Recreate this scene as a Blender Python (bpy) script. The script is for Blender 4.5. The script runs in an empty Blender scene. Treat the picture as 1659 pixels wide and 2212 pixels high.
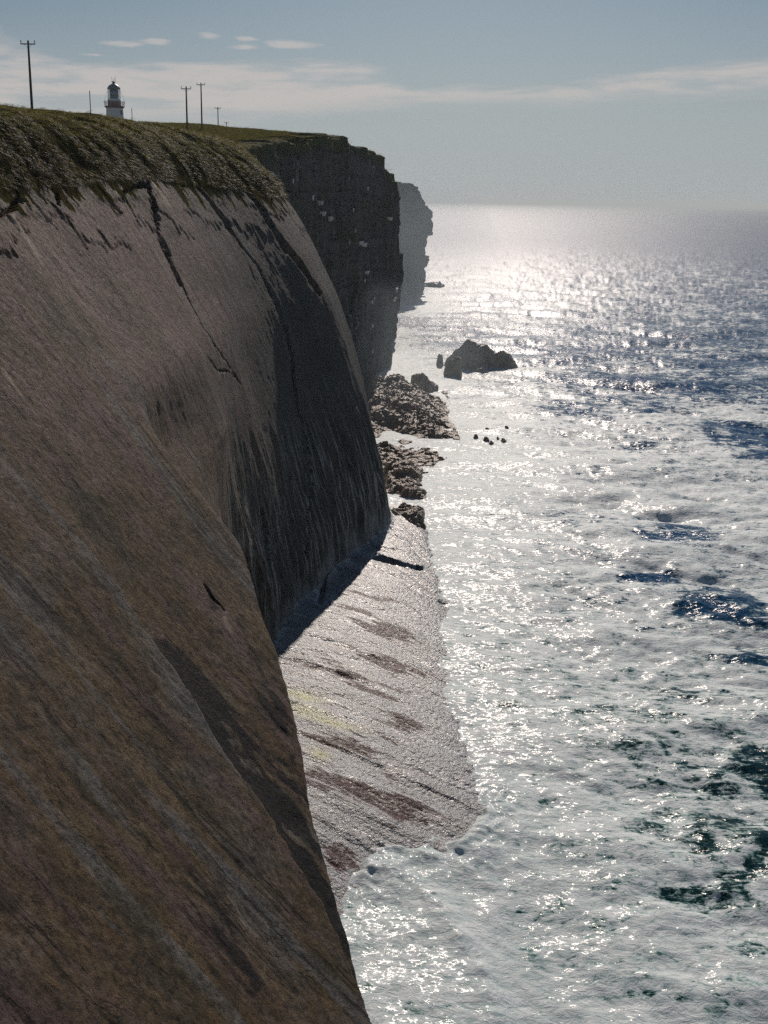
import bpy, math, random
import numpy as np

# ------------------------------------------------------------------ camera, sky, sun, exposure
sc = bpy.context.scene
W0, H0, F0 = 1659.0, 2212.0, 2500.0          # photo measuring grid and focal length in its pixels
CAM = np.array([0.0, 0.0, 44.0])
PITCH = math.radians(15.06); ROLL = math.radians(0.95)
SUN_AZ = math.radians(4.0); SUN_EL = math.radians(28.5)

fw = np.array([0, math.cos(PITCH), -math.sin(PITCH)])
r0 = np.array([1.0, 0, 0]); u0 = np.cross(r0, fw)
rt = math.cos(ROLL) * r0 + math.sin(ROLL) * u0
up = math.cos(ROLL) * u0 - math.sin(ROLL) * r0

def ray(u, v):
    return fw + (u - W0 / 2) / F0 * rt - (v - H0 / 2) / F0 * up

cam_d = bpy.data.cameras.new('camera'); cam = bpy.data.objects.new('camera', cam_d)
sc.collection.objects.link(cam); sc.camera = cam
from mathutils import Matrix
cam.matrix_world = Matrix([[rt[i], up[i], -fw[i], CAM[i]] for i in range(3)] + [[0, 0, 0, 1]])
cam_d.sensor_fit = 'VERTICAL'; cam_d.sensor_height = 36.0; cam_d.lens = 36.0 * F0 / H0
cam_d.clip_start = 0.5; cam_d.clip_end = 90000

sc.view_settings.view_transform = 'Standard'; sc.view_settings.look = 'None'
sc.view_settings.exposure = -0.55; sc.view_settings.gamma = 1.0
sc.cycles.use_denoising = False
sc.cycles.max_bounces = 4; sc.cycles.volume_bounces = 0; sc.cycles.adaptive_threshold = 0.02
sc.cycles.sample_clamp_direct = 6.0; sc.cycles.sample_clamp_indirect = 3.0
sc.cycles.caustics_reflective = False; sc.cycles.caustics_refractive = False

def N(nt, typ, **kw):
    n = nt.nodes.new(typ)
    for k, v in kw.items():
        if k == 'i':
            for a, b in v.items():
                if hasattr(b, 'is_linked'): nt.links.new(b, n.inputs[a])
                else: n.inputs[a].default_value = b
        else: setattr(n, k, v)
    return n
def MA(nt, op, a, b=None, c=None, clamp=False):
    n = nt.nodes.new('ShaderNodeMath'); n.operation = op; n.use_clamp = clamp
    for k, v in enumerate((a, b, c)):
        if v is None: continue
        if hasattr(v, 'is_linked'): nt.links.new(v, n.inputs[k])
        else: n.inputs[k].default_value = v
    return n.outputs[0]
def MIX(nt, f, a, b, blend='MIX'):
    n = nt.nodes.new('ShaderNodeMix'); n.data_type = 'RGBA'; n.blend_type = blend; n.clamp_factor = True
    for k, v in ((0, f), (6, a), (7, b)):
        if hasattr(v, 'is_linked'): nt.links.new(v, n.inputs[k])
        else: n.inputs[k].default_value = v if k == 0 else (*v, 1)
    return n.outputs[2]
def RAMP(nt, f, lo, hi, a=0.0, b=1.0, smooth=True):
    n = nt.nodes.new('ShaderNodeMapRange'); n.interpolation_type = 'SMOOTHSTEP' if smooth else 'LINEAR'
    for k, v in enumerate((f, lo, hi, a, b)):
        if hasattr(v, 'is_linked'): nt.links.new(v, n.inputs[k])
        else: n.inputs[k].default_value = v
    return n.outputs[0]
def NOISE(nt, vec, scale, detail=4.0, rough=0.55, col=False, dist=0.0):
    n = nt.nodes.new('ShaderNodeTexNoise')
    n.inputs['Scale'].default_value = scale; n.inputs['Detail'].default_value = detail
    n.inputs['Roughness'].default_value = rough; n.inputs['Distortion'].default_value = dist
    if vec is not None: nt.links.new(vec, n.inputs['Vector'])
    return n.outputs['Color'] if col else n.outputs[0]
def SCALEV(nt, vec, s):
    n = nt.nodes.new('ShaderNodeVectorMath'); n.operation = 'MULTIPLY'
    nt.links.new(vec, n.inputs[0]); n.inputs[1].default_value = s
    return n.outputs[0]

world = bpy.data.worlds.new('World'); sc.world = world; world.use_nodes = True
nt = world.node_tree; nt.nodes.clear()
sky = N(nt, 'ShaderNodeTexSky', sky_type='NISHITA', sun_disc=False, sun_elevation=SUN_EL, sun_rotation=SUN_AZ,
        altitude=0.0, air_density=1.0, dust_density=0.6, ozone_density=2.0)
geo = N(nt, 'ShaderNodeTexCoord')
sep = N(nt, 'ShaderNodeSeparateXYZ', i={0: geo.outputs['Generated']})
az = MA(nt, 'ARCTAN2', sep.outputs[0], sep.outputs[1])
el = MA(nt, 'ARCSINE', sep.outputs[2])
# thin banks of stratus and a few puffs, laid out by direction in the sky
comb = N(nt, 'ShaderNodeCombineXYZ', i={0: MA(nt, 'MULTIPLY', az, 5.0), 1: MA(nt, 'MULTIPLY', MA(nt, 'SUBTRACT', el, MA(nt, 'MULTIPLY', az, 0.05)), 46.0), 2: 0.37})
cn = NOISE(nt, comb.outputs[0], 1.15, 6.0, 0.58, dist=0.35)
comb2 = N(nt, 'ShaderNodeCombineXYZ', i={0: MA(nt, 'MULTIPLY', az, 9.0), 1: MA(nt, 'MULTIPLY', el, 60.0), 2: 4.7})
cn2 = NOISE(nt, comb2.outputs[0], 1.6, 5.0, 0.6, dist=0.2)
def curve_of(pts, x):                       # piecewise height of a cloud edge over azimuth
    c = N(nt, 'ShaderNodeFloatCurve'); cm = c.mapping; cv = cm.curves[0]
    while len(cv.points) > 2: cv.points.remove(cv.points[1])
    P_ = [((p + 0.4) / 0.8, e * 5) for p, e in pts]; cv.points[0].location = P_[0]; cv.points[1].location = P_[-1]
    for p in P_[1:-1]: cv.points.new(*p)
    cm.update(); nt.links.new(x, c.inputs['Value']); return MA(nt, 'MULTIPLY', c.outputs[0], 0.2)
xa = MA(nt, 'MULTIPLY_ADD', az, 1.25, 0.5, clamp=True)
ctop = curve_of([(-0.4, 0.135), (-0.32, 0.128), (-0.27, 0.112), (-0.15, 0.108), (-0.01, 0.107), (0.02, 0.096), (0.06, 0.093), (0.17, 0.098), (0.32, 0.114), (0.4, 0.118)], xa)
cbot = curve_of([(-0.4, 0.062), (-0.15, 0.062), (-0.01, 0.074), (0.06, 0.078), (0.17, 0.082), (0.32, 0.091), (0.4, 0.093)], xa)
wob = MA(nt, 'MULTIPLY', MA(nt, 'SUBTRACT', cn, 0.5), 0.05)
tt_ = MA(nt, 'SUBTRACT', ctop, MA(nt, 'ADD', el, wob)); bb_ = MA(nt, 'SUBTRACT', MA(nt, 'ADD', el, MA(nt, 'MULTIPLY', wob, 0.5)), cbot)
stratus = MA(nt, 'MULTIPLY', MA(nt, 'MULTIPLY', RAMP(nt, tt_, -0.001, 0.010), RAMP(nt, bb_, -0.010, 0.010)), RAMP(nt, cn2, 0.34, 0.60, 0.25, 1.0))
puff = None
for (pu_, pv_, wu_, wv_) in ((270, 98, 38, 6), (350, 89, 34, 9), (452, 77, 26, 7), (525, 84, 24, 6), (532, 101, 32, 7), (625, 97, 46, 8), (205, 118, 26, 5)):
    d_ = ray(pu_, pv_); d_ = d_ / np.linalg.norm(d_); a0 = math.atan2(d_[0], d_[1]); e0 = math.asin(d_[2])
    q1 = MA(nt, 'MULTIPLY', MA(nt, 'SUBTRACT', az, a0), F0 / wu_); q2 = MA(nt, 'MULTIPLY', MA(nt, 'SUBTRACT', el, e0), F0 / wv_)
    g_ = MA(nt, 'SUBTRACT', 1.25, MA(nt, 'SQRT', MA(nt, 'ADD', MA(nt, 'MULTIPLY', q1, q1), MA(nt, 'MULTIPLY', q2, q2))))
    puff = g_ if puff is None else MA(nt, 'MAXIMUM', puff, g_)
puff = RAMP(nt, MA(nt, 'ADD', puff, MA(nt, 'MULTIPLY', MA(nt, 'SUBTRACT', cn2, 0.5), 5.0)), 0.2, 1.2)
low = MA(nt, 'MULTIPLY', RAMP(nt, el, 0.20, 0.0), 0.88)
cl = MA(nt, 'MAXIMUM', MA(nt, 'MULTIPLY', stratus, 0.66), MA(nt, 'MULTIPLY', puff, 0.55))
skyc = MIX(nt, 1.0, sky.outputs[0], (0.66, 0.80, 0.93), 'MULTIPLY')
skyc = MIX(nt, low, skyc, (11.0, 12.2, 13.2))
skyc = MIX(nt, cl, skyc, (17.5, 15.8, 15.0))
bg = N(nt, 'ShaderNodeBackground', i={0: skyc, 1: 0.05})
out = N(nt, 'ShaderNodeOutputWorld', i={0: bg.outputs[0]})

sun_d = bpy.data.lights.new('sun', 'SUN'); sun = bpy.data.objects.new('sun', sun_d); sc.collection.objects.link(sun)
sun_d.energy = 4.9; sun_d.angle = math.radians(0.53); sun_d.color = (1.0, 0.87, 0.77)
from mathutils import Vector
sdir = Vector((math.sin(SUN_AZ) * math.cos(SUN_EL), math.cos(SUN_AZ) * math.cos(SUN_EL), math.sin(SUN_EL)))
sun.rotation_euler = sdir.to_track_quat('Z', 'Y').to_euler(); sun.location = (0, 300, 200)

# ------------------------------------------------------------------ helpers
rng = np.random.default_rng(7); random.seed(7)
def at_y(u, v, y):
    d = ray(u, v); return CAM + d * (y / d[1])
def at_z(u, v, z=0.0):
    d = ray(u, v); return CAM + d * ((z - CAM[2]) / d[2])
def project(P):
    q = P - CAM; dep = q @ fw
    dep = np.where(dep < 1, 1, dep)
    return W0 / 2 + F0 * (q @ rt) / dep, H0 / 2 - F0 * (q @ up) / dep
def sstep(x, a, b):
    t = np.clip((x - a) / (b - a), 0, 1); return t * t * (3 - 2 * t)

_TAB = np.random.default_rng(99).random((512, 512)).astype(np.float32)
def _h(i, j, seed=0):
    i = i.astype(np.int32) + (seed * 7919) % 100003; j = j.astype(np.int32) + (seed * 104729) % 100019
    return _TAB[(i + (j >> 9) * 37) & 511, (j + (i >> 9) * 53) & 511]
def n2(x, y, seed=0):
    x = np.asarray(x, np.float32); y = np.asarray(y, np.float32)
    xf = np.floor(x); yf = np.floor(y); fx = x - xf; fy = y - yf
    i = xf.astype(np.int32) + (seed * 7919) % 100003; j = yf.astype(np.int32) + (seed * 104729) % 100019
    i0 = i & 511; i1 = (i + 1) & 511; j0 = j & 511; j1 = (j + 1) & 511
    fx = fx * fx * fx * (fx * (fx * 6 - 15) + 10); fy = fy * fy * fy * (fy * (fy * 6 - 15) + 10)
    a = _TAB[i0, j0]; b = _TAB[i1, j0]; c = _TAB[i0, j1]; d = _TAB[i1, j1]
    a = a + (b - a) * fx; c = c + (d - c) * fx
    return (a + (c - a) * fy) * 2 - 1
def fbm(x, y, o=4, seed=0, g=0.5):
    s = 0; a = 1; t = 0
    for k in range(o):
        s = s + a * n2(x, y, seed + k * 17); t += a; a *= g
        x, y = x * 2.03 + 0.31 * y, y * 2.03 - 0.31 * x
    return s / t
def ridged(x, y, o=4, seed=0, g=0.55):
    s = 0; a = 1; t = 0
    for k in range(o):
        s = s + a * (1 - 2 * np.abs(n2(x, y, seed + k * 13))); t += a; a *= g
        x, y = x * 2.07 + 0.27 * y, y * 2.07 - 0.27 * x
    return s / t
def cell(i, j, seed=0):
    return _h(np.floor(i), np.floor(j), seed=seed)
def pchip(xk, Y, x):
    """monotone cubic through rows of Y (first axis) at xk, evaluated at x"""
    xk = np.asarray(xk, float); Y = np.asarray(Y, float)
    sh = (-1,) + (1,) * (Y.ndim - 1)
    h = np.diff(xk).reshape(sh); dl = np.diff(Y, axis=0) / h
    m = np.zeros_like(Y); m[0] = dl[0]; m[-1] = dl[-1]
    w1 = 2 * h[1:] + h[:-1]; w2 = h[1:] + 2 * h[:-1]
    with np.errstate(divide='ignore', invalid='ignore'):
        hm = (w1 + w2) / (w1 / dl[:-1] + w2 / dl[1:])
    m[1:-1] = np.where(dl[:-1] * dl[1:] > 0, hm, 0)
    k = np.clip(np.searchsorted(xk, x, side='right') - 1, 0, len(xk) - 2)
    t = ((x - xk[k]) / (xk[k + 1] - xk[k])).reshape(sh); hk = (xk[k + 1] - xk[k]).reshape(sh)
    return ((2 * t**3 - 3 * t**2 + 1) * Y[k] + (t**3 - 2 * t**2 + t) * hk * m[k]
            + (-2 * t**3 + 3 * t**2) * Y[k + 1] + (t**3 - t**2) * hk * m[k + 1])
def natspl(xk, Y, x):
    """natural cubic spline (smoother than pchip)"""
    xk = np.asarray(xk, float); Y = np.asarray(Y, float); n = len(xk)
    h = np.diff(xk); A = np.eye(n); B = np.zeros((n,) + Y.shape[1:])
    sh = (-1,) + (1,) * (Y.ndim - 1)
    for i in range(1, n - 1):
        A[i, i - 1] = h[i - 1]; A[i, i] = 2 * (h[i - 1] + h[i]); A[i, i + 1] = h[i]
        B[i] = 6 * ((Y[i + 1] - Y[i]) / h[i] - (Y[i] - Y[i - 1]) / h[i - 1])
    M = np.linalg.solve(A, B.reshape(n, -1)).reshape(B.shape)
    k = np.clip(np.searchsorted(xk, x, side='right') - 1, 0, n - 2)
    hk = h[k].reshape(sh); a = (xk[k + 1] - x).reshape(sh); b = (x - xk[k]).reshape(sh)
    return (M[k] * a**3 + M[k + 1] * b**3) / (6 * hk) + (Y[k] / hk - M[k] * hk / 6) * a + (Y[k + 1] / hk - M[k + 1] * hk / 6) * b

def mesh_np(name, V, Fq, smooth=True, attrs=None, mat=None, parent=None):
    me = bpy.data.meshes.new(name); V = np.asarray(V, np.float32); Fq = np.asarray(Fq, np.int32)
    k = Fq.shape[1]
    me.vertices.add(len(V)); me.vertices.foreach_set('co', V.ravel())
    me.loops.add(Fq.size); me.loops.foreach_set('vertex_index', Fq.ravel())
    me.polygons.add(len(Fq)); me.polygons.foreach_set('loop_start', np.arange(0, Fq.size, k, dtype=np.int32))
    me.update(calc_edges=True)
    me.polygons.foreach_set('use_smooth', np.full(len(Fq), smooth))
    for a, d in (attrs or {}).items():
        d = np.asarray(d, np.float32)
        if d.ndim == 1: me.attributes.new(a, 'FLOAT', 'POINT').data.foreach_set('value', d)
        else: me.attributes.new(a, 'FLOAT_VECTOR', 'POINT').data.foreach_set('vector', d.ravel())
    if mat: me.materials.append(mat)
    o = bpy.data.objects.new(name, me); sc.collection.objects.link(o)
    if parent: o.parent = parent
    return o
def grid_faces(n, m):
    i = np.arange(n - 1)[:, None] * m + np.arange(m - 1)[None, :]
    i = i.ravel(); return np.stack([i, i + 1, i + m + 1, i + m], 1)
def sub_mesh(name, V, Fq, keep, attrs, mat):
    Fk = Fq[keep]; used = np.unique(Fk); idx = np.full(len(V), -1, np.int64); idx[used] = np.arange(len(used))
    return mesh_np(name, V[used], idx[Fk], True, {a: d[used] for a, d in attrs.items()}, mat)
def grid_normals(P):
    a = np.gradient(P, axis=0); b = np.gradient(P, axis=1)
    n = np.cross(a, b); return n / (np.linalg.norm(n, axis=2, keepdims=True) + 1e-9)
def tag(o, label=None, cat=None, group=None, kind=None):
    if label: o['label'] = label
    if cat: o['category'] = cat
    if group: o['group'] = group
    if kind: o['kind'] = kind
    return o
def empty(name, loc=(0, 0, 0), rz=0.0):
    o = bpy.data.objects.new(name, None); sc.collection.objects.link(o)
    o.location = loc; o.rotation_euler = (0, 0, rz); o.empty_display_size = 0.3; return o

# ------------------------------------------------------------------ materials
def new_mat(name):
    m = bpy.data.materials.new(name); m.use_nodes = True; t = m.node_tree; t.nodes.clear()
    o = t.nodes.new('ShaderNodeOutputMaterial'); b = t.nodes.new('ShaderNodeBsdfPrincipled')
    t.links.new(b.outputs[0], o.inputs[0]); return m, t, b, o
def attr(t, name, vec=False):
    a = t.nodes.new('ShaderNodeAttribute'); a.attribute_name = name
    return a.outputs['Vector'] if vec else a.outputs['Fac']
def setb(t, b, **kw):
    for k, v in kw.items():
        k = k.replace('_', ' ')
        if hasattr(v, 'is_linked'): t.links.new(v, b.inputs[k])
        elif isinstance(v, tuple): b.inputs[k].default_value = (*v, 1)
        else: b.inputs[k].default_value = v
def bump(t, h, dist, strength=1.0, prev=None):
    n = t.nodes.new('ShaderNodeBump'); n.inputs['Distance'].default_value = dist; n.inputs['Strength'].default_value = strength
    t.links.new(h, n.inputs['Height'])
    if prev: t.links.new(prev, n.inputs['Normal'])
    return n.outputs[0]

def mat_slab():
    m, t, b, o = new_mat('slab_rock')
    sw = attr(t, 'sw', True)                       # (metres along the coast, metres down the dip, 0)
    stain = attr(t, 'stain'); warm = attr(t, 'warm')
    str2 = NOISE(t, SCALEV(t, sw, (1.3, 0.09, 1)), 1.0, 5, 0.6, dist=0.6)
    str3 = NOISE(t, SCALEV(t, sw, (0.8, 0.08, 1)), 1.3, 5, 0.6, dist=0.8)
    band = NOISE(t, SCALEV(t, sw, (0.21, 0.014, 1)), 1.0, 3, 0.5, dist=0.5)
    band2 = NOISE(t, SCALEV(t, sw, (0.30, 0.03, 1)), 1.37, 4, 0.55, dist=0.5)
    blot = NOISE(t, sw, 0.15, 7, 0.64, dist=0.4)
    fine = NOISE(t, SCALEV(t, sw, (1.5, 1.1, 1)), 2.0, 10, 0.74)
    med = NOISE(t, SCALEV(t, sw, (1.0, 0.8, 1)), 0.75, 8, 0.70, dist=0.4)
    c = MIX(t, RAMP(t, band, 0.40, 0.58), (0.200, 0.180, 0.162), (0.165, 0.127, 0.096))
    c = MIX(t, MA(t, 'MULTIPLY', warm, RAMP(t, blot, 0.28, 0.56)), c, (0.180, 0.122, 0.056))
    c = MIX(t, RAMP(t, band2, 0.50, 0.62, 0.0, 0.75), c, (0.190, 0.125, 0.126))
    c = MIX(t, RAMP(t, band2, 0.46, 0.36, 0.0, 0.75), c, (0.205, 0.215, 0.220))
    c = MIX(t, MA(t, 'MULTIPLY', attr(t, 'mauve'), RAMP(t, str3, 0.36, 0.60, 0.15, 0.75)), c, (0.265, 0.180, 0.182))
    c = MIX(t, MA(t, 'MULTIPLY', RAMP(t, str2, 0.56, 0.70), 0.55), c, (0.250, 0.140, 0.066))
    c = MIX(t, RAMP(t, blot, 0.50, 0.66, 0.0, 0.65), c, (0.092, 0.082, 0.050))
    c = MIX(t, RAMP(t, med, 0.40, 0.54, 0.5, 0.0), c, (0.075, 0.060, 0.045))
    c = MIX(t, RAMP(t, med, 0.55, 0.68, 0.0, 0.4), c, (0.30, 0.26, 0.22))
    c = MIX(t, RAMP(t, fine, 0.40, 0.52, 0.75, 0.0), c, (0.040, 0.033, 0.026))
    c = MIX(t, RAMP(t, fine, 0.56, 0.68, 0.0, 0.5), c, (0.36, 0.32, 0.27))
    jl = MA(t, 'SUBTRACT', 1.0, MA(t, 'MULTIPLY', MA(t, 'ABSOLUTE', MA(t, 'SUBTRACT', NOISE(t, SCALEV(t, sw, (0.24, 0.022, 1)), 1.0, 6, 0.62, dist=0.2), 0.5)), 55.0), clamp=True)
    c = MIX(t, MA(t, 'MULTIPLY', jl, RAMP(t, NOISE(t, sw, 0.17, 3, 0.5), 0.44, 0.54, 0.0, 0.9)), c, (0.022, 0.018, 0.015))
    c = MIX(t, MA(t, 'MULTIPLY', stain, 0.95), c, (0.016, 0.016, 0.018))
    c = MIX(t, MA(t, 'MULTIPLY', attr(t, 'earth'), RAMP(t, NOISE(t, sw, 1.1, 6, 0.7), 0.44, 0.66, 1.0, 0.45)), c, (0.030, 0.026, 0.020))
    damp = attr(t, 'damp')  # shade of the hollow, painted into the rock colour as a dark blue-grey
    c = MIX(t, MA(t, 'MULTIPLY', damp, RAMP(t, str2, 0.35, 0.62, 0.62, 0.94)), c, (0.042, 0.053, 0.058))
    wl = RAMP(t, NOISE(t, SCALEV(t, sw, (2.2, 0.09, 1)), 1.2, 4, 0.6, dist=0.3), 0.50, 0.64)
    c = MIX(t, MA(t, 'MULTIPLY', MA(t, 'MULTIPLY', wl, attr(t, 'flute')), 0.5), c, (0.55, 0.57, 0.53))
    c = MIX(t, MA(t, 'MULTIPLY', attr(t, 'scar'), RAMP(t, fine, 0.35, 0.6, 0.3, 0.9)), c, (0.42, 0.36, 0.28))
    foot = attr(t, 'foot')
    c = MIX(t, MA(t, 'MULTIPLY', foot, 0.9), c, MIX(t, RAMP(t, str2, 0.35, 0.6), (0.31, 0.325, 0.335), (0.14, 0.145, 0.15)))
    vor = t.nodes.new('ShaderNodeTexVoronoi'); vor.feature = 'DISTANCE_TO_EDGE'; vor.inputs['Scale'].default_value = 1.0
    wob = N(t, 'ShaderNodeVectorMath', operation='ADD'); t.links.new(SCALEV(t, sw, (1.2, 0.35, 1)), wob.inputs[0])
    t.links.new(SCALEV(t, NOISE(t, sw, 1.3, 4, 0.6, col=True), (0.9, 0.9, 0)), wob.inputs[1]); t.links.new(wob.outputs[0], vor.inputs['Vector'])
    crack = RAMP(t, vor.outputs['Distance'], 0.0, 0.035)
    cmask = RAMP(t, NOISE(t, sw, 0.33, 3, 0.5), 0.50, 0.60)
    crk = MA(t, 'MAXIMUM', crack, MA(t, 'SUBTRACT', 1.0, cmask))
    c = MIX(t, RAMP(t, crk, 0.0, 1.0, 0.55, 0.0), c, (0.03, 0.025, 0.022))
    iso = NOISE(t, sw, 3.5, 8, 0.7)
    hgt = MA(t, 'ADD', MA(t, 'MULTIPLY', fine, 1.5), MA(t, 'MULTIPLY', iso, 0.5))
    hgt = MA(t, 'ADD', hgt, MA(t, 'MULTIPLY', crk, 0.35))
    hgt = MA(t, 'ADD', hgt, MA(t, 'MULTIPLY', med, 1.4))
    n = bump(t, hgt, 0.26, 1.0)
    setb(t, b, Base_Color=c, Roughness=MA(t, 'MULTIPLY_ADD', foot, -0.35, RAMP(t, iso, 0.3, 0.7, 0.62, 0.85)), Normal=n)
    setb(t, b, **{'Specular_IOR_Level': MA(t, 'MULTIPLY_ADD', foot, 0.45, 0.10)})
    return m

def mat_platform():
    m, t, b, o = new_mat('wet_shelf_rock')
    sw = attr(t, 'sw', True)
    geo = t.nodes.new('ShaderNodeNewGeometry'); P = geo.outputs['Position']
    bed = NOISE(t, SCALEV(t, sw, (0.9, 0.06, 1)), 1.0, 5, 0.6, dist=0.4)
    blot = NOISE(t, P, 0.35, 5, 0.6)
    fine = NOISE(t, P, 2.6, 8, 0.72)
    c = MIX(t, RAMP(t, bed, 0.35, 0.65), (0.25, 0.295, 0.33), (0.15, 0.175, 0.195))
    weed = MA(t, 'MULTIPLY', RAMP(t, MA(t, 'ADD', MA(t, 'MULTIPLY', MA(t, 'SUBTRACT', NOISE(t, SCALEV(t, sw, (1.0, 0.22, 1)), 1.0, 8, 0.72, dist=0.5), 0.5), 5.0), MA(t, 'MULTIPLY', attr(t, 'weed'), 1.35)), 0.50, 0.68), RAMP(t, fine, 0.34, 0.50, 0.35, 1.0))
    c = MIX(t, weed, c, (0.055, 0.006, 0.011))
    jl = MA(t, 'SUBTRACT', 1.0, MA(t, 'MULTIPLY', MA(t, 'ABSOLUTE', MA(t, 'SUBTRACT', NOISE(t, SCALEV(t, sw, (0.55, 0.035, 1)), 1.0, 6, 0.6, dist=0.3), 0.5)), 26.0), clamp=True)
    c = MIX(t, MA(t, 'MULTIPLY', jl, RAMP(t, blot, 0.35, 0.55, 0.0, 0.85)), c, (0.022, 0.014, 0.015))
    c = MIX(t, MA(t, 'MULTIPLY', attr(t, 'algae'), RAMP(t, fine, 0.36, 0.50, 0.5, 1.0)), c, (0.34, 0.36, 0.05))
    c = MIX(t, RAMP(t, fine, 0.34, 0.56, 0.45, 0.0), c, (0.05, 0.05, 0.053))
    vor = N(t, 'ShaderNodeTexVoronoi', i={'Vector': P, 'Scale': 2.8, 'Detail': 2.0})
    h = MA(t, 'ADD', MA(t, 'MULTIPLY', fine, 1.0), MA(t, 'MULTIPLY', vor.outputs['Distance'], -0.6))
    h = MA(t, 'ADD', h, MA(t, 'MULTIPLY', NOISE(t, SCALEV(t, sw, (3.0, 0.3, 1)), 1.0, 5, 0.6), 0.8))
    n = bump(t, h, 0.12, 0.8)
    setb(t, b, Base_Color=c, Roughness=RAMP(t, fine, 0.3, 0.7, 0.26, 0.42), Normal=n)
    setb(t, b, **{'Specular_IOR_Level': MA(t, 'MULTIPLY_ADD', weed, -0.30, 0.36)})
    return m

def mat_cliff(name, dark=1.0):
    m, t, b, o = new_mat(name)
    P = t.nodes.new('ShaderNodeNewGeometry').outputs['Position']
    lv = attr(t, 'lz', True)                      # (metres along wall, height, 0)
    bed = NOISE(t, SCALEV(t, lv, (0.05, 0.9, 1)), 1.0, 6, 0.6, dist=0.2)
    drip = NOISE(t, SCALEV(t, lv, (0.55, 0.03, 1)), 1.0, 7, 0.66)
    blot = NOISE(t, P, 0.10, 6, 0.6); fine = NOISE(t, P, 1.2, 8, 0.7)
    c = MIX(t, RAMP(t, MA(t, 'ADD', MA(t, 'MULTIPLY', bed, 0.4), MA(t, 'MULTIPLY', drip, 0.6)), 0.40, 0.60), (0.155, 0.160, 0.155), (0.062, 0.068, 0.070))
    c = MIX(t, RAMP(t, blot, 0.40, 0.65, 0.0, 0.6), c, (0.075, 0.078, 0.045))
    c = MIX(t, MA(t, 'MULTIPLY', RAMP(t, drip, 0.54, 0.68), RAMP(t, fine, 0.40, 0.56, 0.1, 0.8)), c, (0.36, 0.37, 0.36))
    c = MIX(t, RAMP(t, fine, 0.3, 0.6, 0.5, 0.0), c, (0.02, 0.021, 0.021))
    topg = MA(t, 'MULTIPLY', attr(t, 'turf'), RAMP(t, fine, 0.30, 0.50, 0.35, 1.0))
    c = MIX(t, topg, c, (0.070, 0.078, 0.024))
    h = MA(t, 'ADD', fine, MA(t, 'MULTIPLY', NOISE(t, SCALEV(t, lv, (1.4, 0.3, 1)), 1.0, 5, 0.6), 0.9))
    setb(t, b, Base_Color=c, Roughness=0.95, Normal=bump(t, h, 0.5, 0.9))
    b.inputs['Specular IOR Level'].default_value = 0.08
    return m

def mat_crag(name, weed):
    m, t, b, o = new_mat(name)
    P = t.nodes.new('ShaderNodeNewGeometry').outputs['Position']
    blot = NOISE(t, P, 0.4, 6, 0.62); fine = NOISE(t, P, 2.4, 8, 0.72)
    c = MIX(t, RAMP(t, blot, 0.35, 0.62), (0.50, 0.385, 0.28), (0.30, 0.225, 0.165))
    c = MIX(t, RAMP(t, NOISE(t, P, 0.8, 5, 0.65), 0.52, 0.66, 0.0, weed), c, (0.13, 0.055, 0.055))
    c = MIX(t, RAMP(t, fine, 0.32, 0.54, 0.55, 0.0), c, (0.04, 0.036, 0.032))
    c = MIX(t, RAMP(t, fine, 0.60, 0.72, 0.0, 0.5), c, (0.30, 0.27, 0.23))
    setb(t, b, Base_Color=c, Roughness=RAMP(t, fine, 0.3, 0.7, 0.38, 0.62), Normal=bump(t, fine, 0.35, 1.0))
    return m

def mat_turf(name):
    m, t, b, o = new_mat(name)
    P = t.nodes.new('ShaderNodeNewGeometry').outputs['Position']
    sw = attr(t, 'sw', True)
    blot = NOISE(t, P, 0.12, 5, 0.6); tuft = NOISE(t, SCALEV(t, sw, (1.1, 0.35, 1)), 1.0, 6, 0.7); fine = NOISE(t, P, 3.0, 6, 0.7)
    c = MIX(t, RAMP(t, blot, 0.35, 0.65), (0.115, 0.120, 0.024), (0.150, 0.125, 0.034))
    c = MIX(t, RAMP(t, tuft, 0.38, 0.62, 0.75, 0.0), c, (0.030, 0.026, 0.014))
    c = MIX(t, RAMP(t, fine, 0.55, 0.75, 0.0, 0.4), c, (0.17, 0.14, 0.06))
    c = MIX(t, MA(t, 'MULTIPLY', attr(t, 'earth'), RAMP(t, fine, 0.3, 0.6, 1.0, 0.5)), c, (0.030, 0.024, 0.018))
    h = MA(t, 'ADD', MA(t, 'MULTIPLY', tuft, 1.0), MA(t, 'MULTIPLY', fine, 0.5))
    setb(t, b, Base_Color=c, Roughness=0.9, Normal=bump(t, h, 0.35, 0.9))
    b.inputs['Specular IOR Level'].default_value = 0.0
    return m

def mat_blades():
    m, t, b, o = new_mat('grass_blades')
    ti = attr(t, 'tint')
    c = MIX(t, RAMP(t, ti, 0.0, 0.6), (0.040, 0.032, 0.014), (0.200, 0.185, 0.034))
    c = MIX(t, RAMP(t, ti, 0.6, 1.0), c, (0.21, 0.165, 0.068))
    setb(t, b, Base_Color=c, Roughness=0.6)
    tr = N(t, 'ShaderNodeBsdfTranslucent', i={0: c})
    mx = N(t, 'ShaderNodeMixShader', i={0: 0.45, 1: b.outputs[0], 2: tr.outputs[0]})
    t.links.new(mx.outputs[0], o.inputs[0]); return m

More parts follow.
